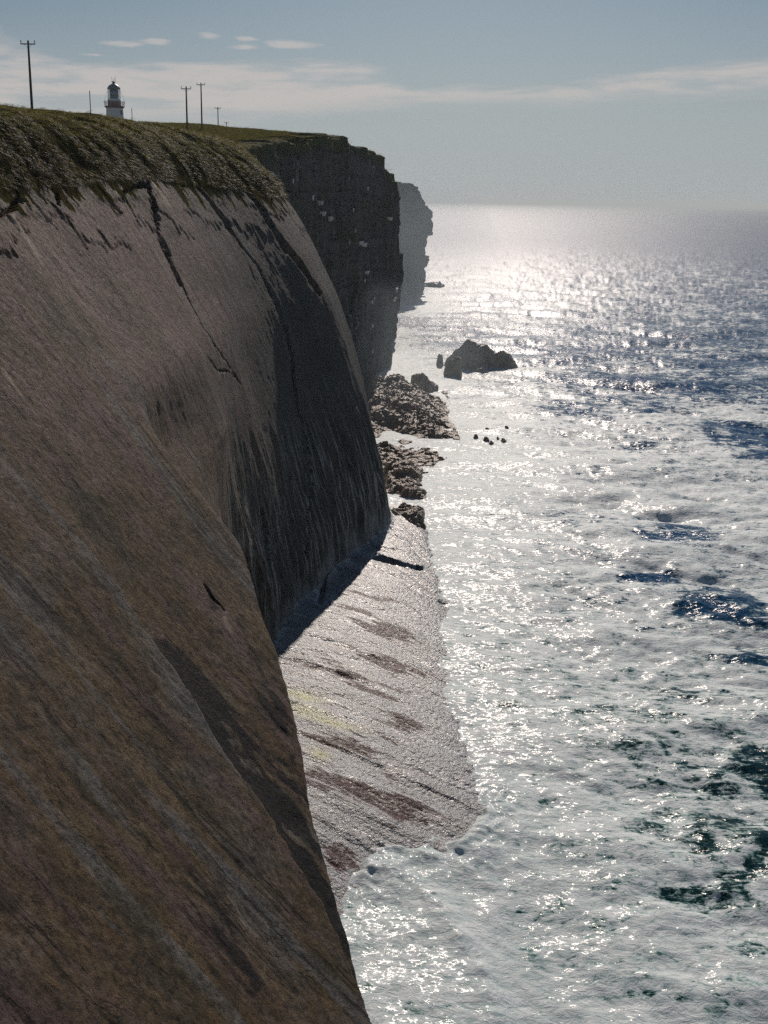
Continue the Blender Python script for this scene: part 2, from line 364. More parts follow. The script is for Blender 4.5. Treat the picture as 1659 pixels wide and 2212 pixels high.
def mat_sea():
    m, t, b, o = new_mat('sea_water')
    g = t.nodes.new('ShaderNodeNewGeometry'); P = g.outputs['Position']
    fo = attr(t, 'foam'); gr = attr(t, 'shallow')
    n1 = NOISE(t, P, 0.42, 7, 0.62, dist=0.9)
    n2_ = NOISE(t, SCALEV(t, P, (0.8, 1.3, 1)), 1.5, 7, 0.68, dist=0.9)
    rid = MA(t, 'SUBTRACT', 1.0, MA(t, 'MULTIPLY', MA(t, 'ABSOLUTE', MA(t, 'SUBTRACT', NOISE(t, P, 0.75, 5, 0.6, dist=1.2), 0.5)), 5.0), clamp=True)
    f = MA(t, 'ADD', fo, MA(t, 'MULTIPLY', MA(t, 'SUBTRACT', n1, 0.5), 2.6))
    f = MA(t, 'ADD', f, MA(t, 'MULTIPLY', MA(t, 'SUBTRACT', n2_, 0.5), 2.4))
    f = MA(t, 'ADD', f, MA(t, 'MULTIPLY', MA(t, 'MULTIPLY', rid, 0.28), RAMP(t, fo, 0.1, 0.4)))
    ns = NOISE(t, SCALEV(t, P, (0.30, 1.15, 1)), 0.9, 6, 0.66, dist=0.8)
    f = MA(t, 'ADD', f, MA(t, 'MULTIPLY', MA(t, 'SUBTRACT', ns, 0.5), 2.6))
    lace = MA(t, 'SUBTRACT', 1.0, MA(t, 'MULTIPLY', MA(t, 'ABSOLUTE', MA(t, 'SUBTRACT', NOISE(t, P, 1.7, 4, 0.55, dist=1.6), 0.5)), 9.0), clamp=True)
    f = MA(t, 'ADD', f, MA(t, 'MULTIPLY', lace, RAMP(t, f, 0.0, 0.35, 0.0, 0.30)))
    foam = MA(t, 'MULTIPLY', RAMP(t, f, 0.18, 0.88), 0.93)
    deep = MIX(t, gr, (0.002, 0.068, 0.190), (0.005, 0.034, 0.040))
    deep = MIX(t, MA(t, 'MULTIPLY', RAMP(t, f, -0.05, 0.50), MA(t, 'MULTIPLY_ADD', gr, 0.75, 0.25)), deep, (0.10, 0.235, 0.22))
    # wavelet slopes finer than the mesh
    w1 = NOISE(t, SCALEV(t, P, (0.8, 1.4, 1)), 1.9, 6, 0.74, col=True)
    s = N(t, 'ShaderNodeSeparateColor', i={0: w1})
    k = MA(t, 'MULTIPLY_ADD', foam, -0.6, 1.45)
    nx = MA(t, 'MULTIPLY', MA(t, 'SUBTRACT', s.outputs[0], 0.5), k)
    ny = MA(t, 'MULTIPLY', MA(t, 'SUBTRACT', s.outputs[1], 0.5), k)
    add = N(t, 'ShaderNodeVectorMath', operation='ADD'); t.links.new(g.outputs['Normal'], add.inputs[0])
    t.links.new(N(t, 'ShaderNodeCombineXYZ', i={0: nx, 1: ny, 2: 0.0}).outputs[0], add.inputs[1])
    nn = N(t, 'ShaderNodeVectorMath', operation='NORMALIZE', i={0: add.outputs[0]}).outputs[0]
    setb(t, b, Base_Color=deep, Roughness=attr(t, 'ruffle'), IOR=1.333, Normal=nn); b.inputs['Specular IOR Level'].default_value = 0.075
    fb = t.nodes.new('ShaderNodeBsdfPrincipled')
    fc = MIX(t, RAMP(t, MA(t, 'ADD', MA(t, 'MULTIPLY', n2_, 0.5), MA(t, 'ADD', MA(t, 'MULTIPLY', n1, 0.25), MA(t, 'MULTIPLY', ns, 0.25))), 0.38, 0.58), (0.46, 0.61, 0.62), (0.86, 0.93, 0.94))
    setb(t, fb, Base_Color=fc, Roughness=0.55, Normal=bump(t, MA(t, 'ADD', n2_, MA(t, 'MULTIPLY', n1, 0.8)), 0.22, 0.7))
    fb.inputs['Specular IOR Level'].default_value = 0.12; fb.inputs['Coat Weight'].default_value = 0.07; fb.inputs['Coat Roughness'].default_value = 0.10; t.links.new(nn, fb.inputs['Coat Normal'])
    mx = N(t, 'ShaderNodeMixShader', i={0: foam, 1: b.outputs[0], 2: fb.outputs[0]})
    t.links.new(mx.outputs[0], o.inputs[0]); return m

def mat_plain(name, col, rough=0.6, var=0.25, scale=2.0, metal=0.0):
    m, t, b, o = new_mat(name)
    tc = t.nodes.new('ShaderNodeTexCoord'); n = NOISE(t, tc.outputs['Object'], scale, 5, 0.6)
    c = MIX(t, RAMP(t, n, 0.3, 0.7, 0.0, 1.0), tuple(x * (1 - var) for x in col), tuple(min(1, x * (1 + var * 0.5)) for x in col))
    setb(t, b, Base_Color=c, Roughness=rough, Metallic=metal); return m

M_slab = mat_slab(); M_plat = mat_platform(); M_cliff = mat_cliff('bedded_cliff_rock')
M_turf = mat_turf('cliff_turf'); M_blade = mat_blades(); M_sea = mat_sea()
M_crag = mat_crag('weedy_sea_rock', 0.55); M_crag2 = mat_crag('bare_sea_rock', 0.1)
M_wood = mat_plain('weathered_pole_wood', (0.085, 0.075, 0.065), 0.85, 0.4, 3.0)
M_steel = mat_plain('galvanised_steel', (0.16, 0.165, 0.17), 0.5, 0.2, 4.0, 0.3)
M_porc = mat_plain('brown_porcelain', (0.07, 0.05, 0.045), 0.3, 0.1)
M_white = mat_plain('white_limewash', (0.92, 0.93, 0.93), 0.7, 0.06, 0.8)
M_red = mat_plain('dull_red_paint', (0.30, 0.115, 0.12), 0.6, 0.2, 1.5)
M_dkmet = mat_plain('lantern_metal', (0.24, 0.27, 0.28), 0.5, 0.2, 1.5)
M_lens = mat_plain('lens_drum', (0.42, 0.49, 0.52), 0.35, 0.2, 1.2)
M_dark = mat_plain('dark_window', (0.02, 0.025, 0.03), 0.25, 0.1)
M_guano = mat_plain('guano_ledge', (0.52, 0.53, 0.50), 0.8, 0.25, 1.5)
def mat_glass():
    m, t, b, o = new_mat('lantern_glass')
    tr = N(t, 'ShaderNodeBsdfTransparent', i={0: (0.86, 0.93, 0.94, 1)}); gl = N(t, 'ShaderNodeBsdfGlossy', i={0: (1, 1, 1, 1), 1: 0.08})
    mx = N(t, 'ShaderNodeMixShader', i={0: 0.12, 1: tr.outputs[0], 2: gl.outputs[0]}); t.links.new(mx.outputs[0], o.inputs[0]); return m
M_glass = mat_glass()

# ------------------------------------------------------------------ the slanted cliff (loft), its shelf and its turf
YS = np.array([-12, 10, 25, 38, 46, 56, 66, 76, 88, 100, 112, 124, 138, 150, 160, 168, 176, 190], float)
def PI_(y, z): return 0.127 - 0.776 * z + 0.127 * y
near = YS <= 46
rows = {}   # name -> (x list, z list)
rows['wall38'] = ([None]*5 + [-22.3, -21, -19.8, -18.9, -18.5, -17.8, -16.4, -13.6, -10.4, -10, -12, -17, -28], 38)
rows['wall32'] = ([None]*5 + [-17.6, -16.3, -15.1, -14.8, -15.2, -15.1, -13.9, -10.8, -7.3, -7.2, -10, -15.5, -27], 32)
rows['wall26'] = ([None]*5 + [-12.9, -11.7, -11.0, -12.6, -13.8, -13.6, -12.2, -8.9, -5.2, -5.1, -8.3, -14, -26], 26)
rows['wall20'] = ([None]*5 + [-8.3, -7.25, -10.2, -12.6, -13.1, -12.2, -10.4, -7.0, -3.5, -3.5, -6.5, -12.5, -25], 20)
rows['wall14'] = ([None]*5 + [-3.95, -7.6, -11.0, -12.7, -12.5, -11.1, -9.0, -5.0, -2.1, -2.1, -5, -11, -24], 14)
rows['wall8'] = ([None]*4 + [-0.6, -3.6, -7.2, -10.2, -11.8, -11.4, -9.9, -7.4, -3.5, -0.8, -0.9, -4, -10, -23], 8)
rim_x = [-35.5, -32.7, -30.8, -29.2, -28.2, -26.9, -25.6, -24.5, -23.5, -22.9, -22.2, -20.8, -18.0, -14.8, -14, -15.5, -19.5, -29.5]
rim_z = [45, 45, 45, 45, 45, 45, 44.8, 44.6, 45, 45.6, 45.8, 45.6, 45.2, 44.4, 44.4, 44.6, 45, 46]
g_x = [-40, -37, -35.5, -34, -33, -31.5, -30.3, -29.2, -28.1, -27.2, -26.0, -24.4, -22.0, -19.2, -18.3, -19, -22, -31]
g_z = [49.4]*12 + [49.2, 48.8, 48.8, 49, 49.4, 50]
c_x = [-49, -46, -44, -42, -41, -39.5, -38, -36.8, -35.6, -34.4, -33.0, -31.2, -29.0, -27, -25.6, -25.2, -26.5, -34]
c_z = [50.5]*8 + [50.6, 50.8, 51.2, 51.7, 52.2, 52.0, 52.0, 52.2, 52.4, 52.8]
base_x = [-1.5, 1.4, 3.3, 4.6, 1.2, -2.4, -5.4, -8.4, -10.8, -10.9, -9.4, -6.6, -2.6, 0.4, 0.5, -3, -9, -22]
base_z = [0.0, 0.0, 0.0, 0.1, 0.5, 0.9, 1.5, 2.4, 2.8, 2.9, 2.9, 2.8, 2.5, 2.1, 1.6, 1, 0.5, 0]
p1_x = [2, 5, 7, 8.5, 5.5, 2.0, 0.2, -0.5, -1.2, -0.8, 0.4, 1.8, 2.9, 3.4, 3.3, 0, -5, -17]
p1_z = [-0.8, -0.8, -0.8, -0.7, -0.5, -0.3, 0.05, 1.1, 1.6, 1.6, 1.5, 1.4, 1.2, 1.0, 0.7, 0.2, -0.4, -0.6]
p2_x = [5, 8, 10, 12, 10.5, 8.0, 6.2, 7.2, 6.6, 6.2, 6.2, 6.2, 6.0, 5.4, 5.2, 3, -1, -12]
p2_z = [-1.4]*3 + [-1.4, -1.2, -0.9, -0.4, 0.05, 0.1, 0.1, 0.1, 0.1, 0.1, 0.1, 0.0, -0.4, -1.0, -1.2]
p3_x = [12, 15, 17, 19, 18, 16, 15, 14.5, 14, 13.5, 13.5, 13, 12, 11, 10.5, 8, 4, -5]
p3_z = [-3]*18
EDGE = [(530, 1180), (572, 1310), (602, 1400), (640, 1540), (674, 1690), (712, 1830), (765, 2010), (812, 2212), (840, 2340)]
_e = []
for (eu, ev) in EDGE:                          # where those sight lines meet the plane of the near slab
    d_ = ray(eu, ev); tq = (0.127 - 0.776 * CAM[2]) / (d_[0] + 0.776 * d_[2] - 0.127 * d_[1]); _e.append((CAM + d_ * tq)[1:])
_e = np.array(_e)[::-1]                        # rising z
def y_edge(z): return float(np.interp(z, _e[:, 1], _e[:, 0]))
def row(xz, zr=None):
    x, z = xz
    if z > 28: return np.array([[PI_(y, z) if a is None else a, z] for y, a in zip(YS, x)])
    ye = y_edge(z); xe = PI_(ye, z); ky = [y for y in YS if y < ye - 7] + [ye - 3.5, ye, ye + 0.8, ye + 3.0]
    kx = [PI_(y, z) for y in ky[:-3]] + [xe, xe - 0.25, xe - 1.6]
    for y, a in zip(YS, x):
        if y > ye + 8 and a is not None: ky.append(y); kx.append(min(a, 99))
    return np.array(ky), np.array(kx), z
ctrl = [np.c_[np.full(18, -170.), np.full(18, 57.5)], np.c_[np.full(18, -90.), np.full(18, 55.2)], np.c_[np.full(18, -58.), np.full(18, 53.9)],
        np.c_[c_x, c_z], np.c_[g_x, g_z], np.c_[rim_x, rim_z]]
tz = [38, 32, 26, 20, 14, 8]; tabx = [rows['wall%d' % z][0] for z in tz]
def bay_row(z):
    if z < 8: lo, hi, a = 8, None, (8 - z) / 6.5; return [None if p is None else p * (1 - a) + q * a for p, q in zip(rows['wall8'][0], base_x)]
    for q in range(5):
        if tz[q] >= z >= tz[q + 1]:
            a = (tz[q] - z) / 6.0; return [None if (p is None or r is None) else p * (1 - a) + r * a for p, r in zip(tabx[q], tabx[q + 1])]
ROWZ = [38, 35, 32] + list(np.arange(28.0, 3.9, -0.5))
rws = [row((bay_row(z), z)) for z in ROWZ]
ctrl += [r if isinstance(r, np.ndarray) else np.c_[np.zeros(18), np.full(18, r[2])] for r in rws]
ctrl += [np.c_[base_x, base_z], np.c_[p1_x, p1_z], np.c_[p2_x, p2_z], np.c_[p3_x, p3_z]]
C = np.stack(ctrl, 1)                        # stations x rows x (x,z)
ys = np.concatenate([np.arange(-12, 28, 0.6), np.arange(28, 38, 0.2), np.arange(38, 72, 0.125), np.arange(72, 104, 0.17), np.arange(104, 166, 0.22), np.arange(166, 190.1, 0.4)])
Cd = pchip(YS, C, ys)                        # dense stations
for q, r in enumerate(rws):
    if not isinstance(r, np.ndarray): Cd[:, 6 + q, 0] = pchip(r[0], r[1], ys)
rk = np.array([0, 1, 2, 3, 4, 5] + [6 + (38 - z) / 6.0 for z in ROWZ] + [12, 13, 14, 15], float)
rp = np.concatenate([np.linspace(0, 3, 14)[:-1], np.linspace(3, 5, 70)[:-1], np.linspace(5, 11, 316)[:-1],
                     np.linspace(11, 13, 94)[:-1], np.linspace(13, 15, 80)])
Pg = pchip(rk, np.moveaxis(Cd, 1, 0), rp)    # rows x stations x 2
Pg = np.moveaxis(Pg, 0, 1)
NS, NR = len(ys), len(rp)
P = np.zeros((NS, NR, 3)); P[:, :, 0] = Pg[:, :, 0]; P[:, :, 1] = ys[:, None]; P[:, :, 2] = Pg[:, :, 1]
# soften the loft a little along the coast
for _ in range(4):
    Q = P.copy(); Q[1:-1] = (P[:-2] + 2 * P[1:-1] + P[2:]) / 4; Q[:, :, 1] = P[:, :, 1]; P = Q
for _ in range(6):
    Q = P.copy(); Q[:, 1:-1] = (P[:, :-2] + 2 * P[:, 1:-1] + P[:, 2:]) / 4; P = Q
Nn = grid_normals(P)
if Nn[NS // 2, NR // 2, 0] < 0: Nn = -Nn
seg = np.linalg.norm(np.diff(P, axis=1), axis=2); S = np.concatenate([np.zeros((NS, 1)), np.cumsum(seg, 1)], 1)
irim = int(np.argmin(np.abs(rp - 5.0))); S = S - S[:, irim:irim + 1]      # 0 at the rim, positive down the dip
R_ = np.broadcast_to(rp[None, :], (NS, NR)); Yw = P[:, :, 1]
Wc = Yw + 0.8 * np.clip(R_ - 12, 0, 2) * 6.0 * sstep(R_, 12, 13)          # beds run obliquely across the shelf
U, V = project(P.reshape(-1, 3)); U = U.reshape(NS, NR); V = V.reshape(NS, NR)

def line_dist(pts, jag=0.0, seed=0, reach=110):
    """distance to a feature line; also signed side and fraction along it"""
    best = np.full(U.shape, 1e9); side = np.zeros(U.shape); frac = np.zeros(U.shape)
    pa = np.array([p[:2] for p in pts], float); lo = pa.min(0) - reach; hi = pa.max(0) + reach
    mk0 = (U > lo[0]) & (U < hi[0]) & (V > lo[1]) & (V < hi[1]); yw = Yw[mk0]; ss = S[mk0]
    uu = U[mk0] + jag * fbm(yw / 0.7, ss / 0.9, 3, seed); vv = V[mk0] + jag * fbm(yw / 0.7 + 40, ss / 0.9, 3, seed + 5)
    bb = np.full(uu.shape, 1e9); sd = np.zeros(uu.shape); fr = np.zeros(uu.shape); L = len(pts) - 1
    for k in range(L):
        a = pa[k]; d = pa[k + 1] - a; l2 = d @ d
        tt = np.clip(((uu - a[0]) * d[0] + (vv - a[1]) * d[1]) / l2, 0, 1)
        dx = uu - a[0] - tt * d[0]; dy = vv - a[1] - tt * d[1]; dist = np.hypot(dx, dy)
        mk = dist < bb; bb = np.where(mk, dist, bb)
        sd = np.where(mk, np.sign(d[0] * dy - d[1] * dx), sd); fr = np.where(mk, (k + tt) / L, fr)
    best[mk0] = bb; side[mk0] = sd; frac[mk0] = fr
    return best, side, frac

rock = sstep(R_, 4.9, 5.15) * (1 - sstep(R_, 12.0, 12.5))
turf = 1 - sstep(R_, 4.7, 5.0)
shelf = sstep(R_, 12.0, 12.6)
D = np.zeros((NS, NR))
D += rock * (0.55 * fbm(Yw / 16, S / 38, 3, 3))
lin = ridged(Yw / 1.5, S / 30, 3, 11)
D += rock * (0.018 * lin + 0.012 * ridged(Yw / 0.55, S / 9, 3, 21) + 0.03 * fbm(Yw / 0.5, S / 0.7, 4, 31) + 0.045 * fbm(Yw / 1.8, S / 2.8, 3, 33))
D += rock * sstep(R_, 7.5, 9.5) * (1 - sstep(Yw, 80, 95)) * 0.11 * fbm(Yw / 2.0, S / 2.4, 4, 35)
# ragged plates below the rim: joint-bounded sheets that end at different depths down the dip
def plates(width, base, spread, thick, seed):
    ww = Yw + 0.8 * fbm(Yw / 3, S / 6, 3, seed)
    c0 = cell(ww / width, np.zeros_like(ww), seed); c1 = cell(ww / (width * 0.37), np.ones_like(ww), seed + 3)
    end = base + spread * c0 + spread * 0.30 * c1 + 1.6 * fbm(Yw / 0.8, S / 3.5, 5, seed + 9, 0.65)
    return thick * (1 - sstep(S, end, end + 0.16))
upz = sstep(Yw, 48, 62)
D += rock * upz * sstep(S, 0.0, 2.2) * (plates(5.5, 1.0, 4.5, 0.09, 41) + plates(2.6, 0.0, 2.6, 0.05, 47))
# broad thin sheets over the whole face
sh1 = fbm(Yw / 5.5, S / 22, 4, 61); sh2 = fbm(Yw / 3.0, S / 15, 4, 67)
D += rock * (0.02 * sstep(sh1, 0.02, 0.10) + 0.012 * sstep(sh2, 0.12, 0.2))
# fluted foot of the bay wall
flute = sstep(Yw, 84, 98) * (1 - sstep(Yw, 150, 158)) * (1 - sstep(P[:, :, 2], 10, 26)) * sstep(R_, 5, 6) * (1 - 0.8 * sstep(R_, 11.8, 12.3)) * (1 - sstep(R_, 12.7, 13.3))
wv = Yw + 1.2 * fbm(Yw / 4, S / 7, 3, 71)
D += flute * (0.75 * ridged(wv / 3.2, S / 22, 2, 73) + 0.28 * ridged(wv / 0.9, S / 12, 3, 79))
# open joints and steps read off the face
cracks = [([(392, 352), (430, 398), (470, 450), (520, 515), (560, 570), (600, 650), (622, 710), (633, 765)], 7.0, 1.3, 3.0),
          ([(633, 765), (637, 820), (643, 880), (660, 940), (668, 1010), (662, 1100), (655, 1190)], 3.0, 0.7, 3.0),
          ([(530, 412), (575, 470), (610, 520), (650, 572), (692, 632)], 9.0, 1.6, 4.0),
          ([(318, 392), (330, 430), (343, 465), (350, 505), (372, 560), (395, 612)], 5.0, 0.9, 6.0),
          ([(336, 452), (345, 472)], 9.0, 1.2, 4.0),
          ([(-10, 472), (22, 452), (40, 432), (58, 430)], 7.0, 0.7, 7.0), ([(28, 350), (38, 395), (46, 432)], 5.0, 0.6, 6.0),
          ([(60, 370), (100, 388), (122, 415), (128, 440)], 4.0, 0.8, 5.0),
          ([(212, 400), (250, 448), (262, 460)], 3.0, 0.6, 3.0),
          ([(270, 412), (300, 398), (320, 402)], 5.0, 0.8, 5.0), ([(372, 392), (400, 400), (420, 398)], 4.0, 0.6, 5.0),
          ([(395, 610), (430, 690), (475, 760), (520, 830)], 2.5, 0.35, 4.0),
          ([(450, 770), (470, 800), (500, 805), (520, 830)], 2.5, 0.3, 4.0),
          ([(452, 1262), (468, 1290), (490, 1312)], 6.0, 0.9, 3.0),
          ([(700, 1180), (705, 1240), (690, 1300)], 4.0, 0.6, 3.0),
          ([(560, 1100), (575, 1200), (570, 1290)], 4.0, 0.5, 4.0)]
gr_mask = np.zeros((NS, NR))
for i, (pts, wd, dp, jg) in enumerate(cracks):
    d, sd, fr = line_dist(pts, jg, 100 + i)
    wq = wd * np.clip(0.8 + 1.0 * fbm(Yw / 4.0, S / 9.0, 2, 150 + i), 0.3, 1.5)
    g = 1 - sstep(d, wq * 0.3, wq)
    D -= sstep(R_, 4.6, 5.0) * (1 - sstep(R_, 12.3, 12.8)) * dp * g; gr_mask = np.maximum(gr_mask, g)
d, sd, fr = line_dist([(140, 1080), (200, 1170), (270, 1280), (310, 1350), (380, 1440), (480, 1600), (560, 1720), (640, 1850), (700, 1940), (760, 2080), (805, 2212)], 5.0, 160, 160)
D += rock * 0.20 * np.where(sd < 0, -1, 1) * (1 - sstep(d, 20, 150)) * sstep(fr, 0, 0.1) * sstep(d, 0, 5)
d, sd, fr = line_dist([(812, 1203), (850, 1215), (912, 1231)], 2.0, 161, 60)
D -= sstep(R_, 11.8, 12.3) * 1.1 * (1 - sstep(d, 3, 9 - 6 * fr))
# turf: tussocks drawn out downslope
tl = fbm(Yw / 0.9, S / 3.0, 4, 81); tb = fbm(Yw / 2.6, S / 4.5, 3, 83)
lowt = sstep(S, -30, -9)
D += turf * sstep(S, -70, -40) * (0.20 * tl * lowt + 0.34 * tb * lowt + 0.14 * fbm(Yw / 1.2, S / 1.2, 3, 85))
D += turf * lowt * (0.34 * ridged(Yw / 2.2, S / 9, 3, 87) + 0.16 * ridged(Yw / 0.8, S / 4, 2, 89))
# shelf: edges of the beds and wave-rounded cobbly relief
D += shelf * (0.15 * ridged(Wc / 2.4, S / 20, 3, 91) + 0.09 * sstep(fbm(Wc / 1.6, S / 14, 3, 97), -0.02, 0.06) + 0.05 * fbm(P[:, :, 0] / 0.9, Yw / 0.9, 4, 93) + 0.05 * ridged(Wc / 0.7, S / 6, 2, 95))
P2 = P + Nn * D[:, :, None]
Vv = P2.reshape(-1, 3); Fq = grid_faces(NS, NR)

# stains with shapes of their own
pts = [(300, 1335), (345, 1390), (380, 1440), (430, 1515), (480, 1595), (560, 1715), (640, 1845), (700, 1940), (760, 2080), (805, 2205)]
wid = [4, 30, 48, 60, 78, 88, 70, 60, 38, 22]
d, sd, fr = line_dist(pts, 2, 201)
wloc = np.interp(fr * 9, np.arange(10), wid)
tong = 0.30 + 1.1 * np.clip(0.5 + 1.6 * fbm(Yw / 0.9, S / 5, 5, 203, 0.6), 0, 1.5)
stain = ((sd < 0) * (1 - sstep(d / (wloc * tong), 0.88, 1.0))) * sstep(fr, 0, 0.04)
for pts, wd, sd_ in (([(845 - 290, 1450), (590, 1520), (618, 1590)], 14, 211), ([(450, 1265), (475, 1300)], 12, 213),
                     ([(495, 1960), (530, 2070), (560, 2130)], 26, 215), ([(520, 1330), (545, 1390), (575, 1470)], 10, 217),
                     ([(410, 1395), (440, 1440)], 8, 219), ([(590, 1470), (612, 1530), (640, 1640)], 12, 221)):
    d, sd, fr = line_dist(pts, 5, sd_)
    stain = np.maximum(stain, 0.9 * sstep(1 - d / (1.6 * wd) + 1.3 * fbm(Yw / 0.55, S / 3.0, 5, sd_, 0.6), 0.62, 0.78))
stain = np.maximum(stain * rock, 0)
warm = np.clip(1 - sstep(Yw, 58, 92) + 0.25 * fbm(Yw / 8, S / 10, 3, 231), 0, 1)
damp = sstep(Yw + 0.45 * S + 5 * fbm(Yw / 6, S / 18, 3, 275), 110, 134) * (0.7 + 0.3 * sstep(S, 6, 24)); damp = np.clip(damp + 0.3 * fbm(Yw / 7, S / 16, 3, 233), 0, 1)  # mask for the painted shade across the hollow, growing along the coast and down-dip
dk, _, _ = line_dist([(420, 790), (470, 880), (530, 960)], 30, 235)
stain = np.maximum(stain, 0.55 * (1 - sstep(dk, 15, 60)) * np.clip(0.5 + fbm(Yw / 1.5, S / 3, 4, 237), 0, 1) * rock)
X_ = P[:, :, 0]
wl = np.zeros((NS, NR))
for (uu, vv, ru, rv) in ((772, 1325, 28, 8), (835, 1362, 50, 14), (840, 1432, 60, 13), (745, 1462, 80, 9), (815, 1503, 45, 9), (740, 1610, 60, 16), (770, 1708, 100, 24), (865, 1745, 36, 34), (735, 1850, 26, 46), (872, 1560, 26, 18), (800, 1290, 40, 8), (790, 2100, 26, 60)):
    wl = np.maximum(wl, np.exp(-(((U - uu) / (1.35 * ru))**2 + ((V - vv - 0.30 * (U - uu) + 10 * fbm(Wc / 1.5, S / 5, 3, 277)) / (0.85 * rv))**2)))
al = np.zeros((NS, NR))
for (uu, vv, ru, rv) in ((655, 1505, 44, 12), (665, 1538, 52, 12), (715, 1562, 60, 8), (690, 1632, 22, 12)):
    al = np.maximum(al, np.exp(-(((U - uu) / ru)**2 + ((V - vv - 0.25 * (U - uu)) / rv)**2)))
scar = np.zeros((NS, NR))
for pts, wd, sq in (([(498, 1925), (530, 1968), (566, 2015)], 7, 261), ([(0, 800), (40, 850), (80, 905)], 6, 263), ([(560, 1960), (590, 2000)], 4, 265), ([(20, 470), (60, 520), (90, 570)], 12, 267), ([(330, 395), (350, 420), (365, 445)], 8, 269), ([(490, 1330), (505, 1360)], 7, 271)):
    d, sd, fr = line_dist(pts, 3, sq); scar = np.maximum(scar, sstep(1 - d / wd + 0.8 * fbm(Yw / 0.35, S / 2.0, 4, sq), 0.35, 0.7))
mauve = np.clip(sstep(P[:, :, 2], 24, 38) * (1 - sstep(Yw, 112, 134)) + 0.3 * fbm(Yw / 6, S / 20, 3, 273), 0, 1)
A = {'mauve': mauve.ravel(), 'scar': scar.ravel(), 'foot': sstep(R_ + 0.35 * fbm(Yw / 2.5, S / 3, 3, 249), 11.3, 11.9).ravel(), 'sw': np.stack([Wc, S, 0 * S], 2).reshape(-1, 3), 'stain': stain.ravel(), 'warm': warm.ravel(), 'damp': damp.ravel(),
     'flute': flute.ravel(), 'weed': wl.ravel(), 'algae': al.ravel(), 'earth': np.where(R_ < 5, sstep(R_ + 0.7 * fbm(Yw / 3.5, S / 6, 3, 247), 3.3, 4.5), 1 - sstep(S, 0.4 + 1.6 * (0.5 + fbm(Yw / 3, S / 5, 3, 245)), 1.6 + 2.2 * (0.5 + fbm(Yw / 3, S / 5, 3, 245)))).ravel()}
fr_ = R_[:-1, :-1].ravel()
turf_edge = 5.12 + 0.42 * fbm(Yw / 1.6, Yw / 3, 3, 241)[:-1, :-1].ravel() + 0.12 * fbm(Yw / 0.5, S / 1, 2, 243)[:-1, :-1].ravel()
is_turf = fr_ < turf_edge; is_shelf = fr_ >= 11.92 + 0.1 * fbm(Yw / 1.2, S / 2, 3, 251)[:-1, :-1].ravel()
def pick(keys): return {k: A[k] for k in keys}
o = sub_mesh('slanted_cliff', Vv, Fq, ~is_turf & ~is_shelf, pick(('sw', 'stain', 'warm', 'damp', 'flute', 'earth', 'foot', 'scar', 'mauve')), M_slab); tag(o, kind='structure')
o = sub_mesh('grassy_slope', Vv, Fq, is_turf, pick(('sw', 'earth')), M_turf); tag(o, kind='structure')
o = sub_mesh('rock_shelf', Vv, Fq, is_shelf, pick(('sw', 'weed', 'algae')), M_plat); tag(o, kind='structure')

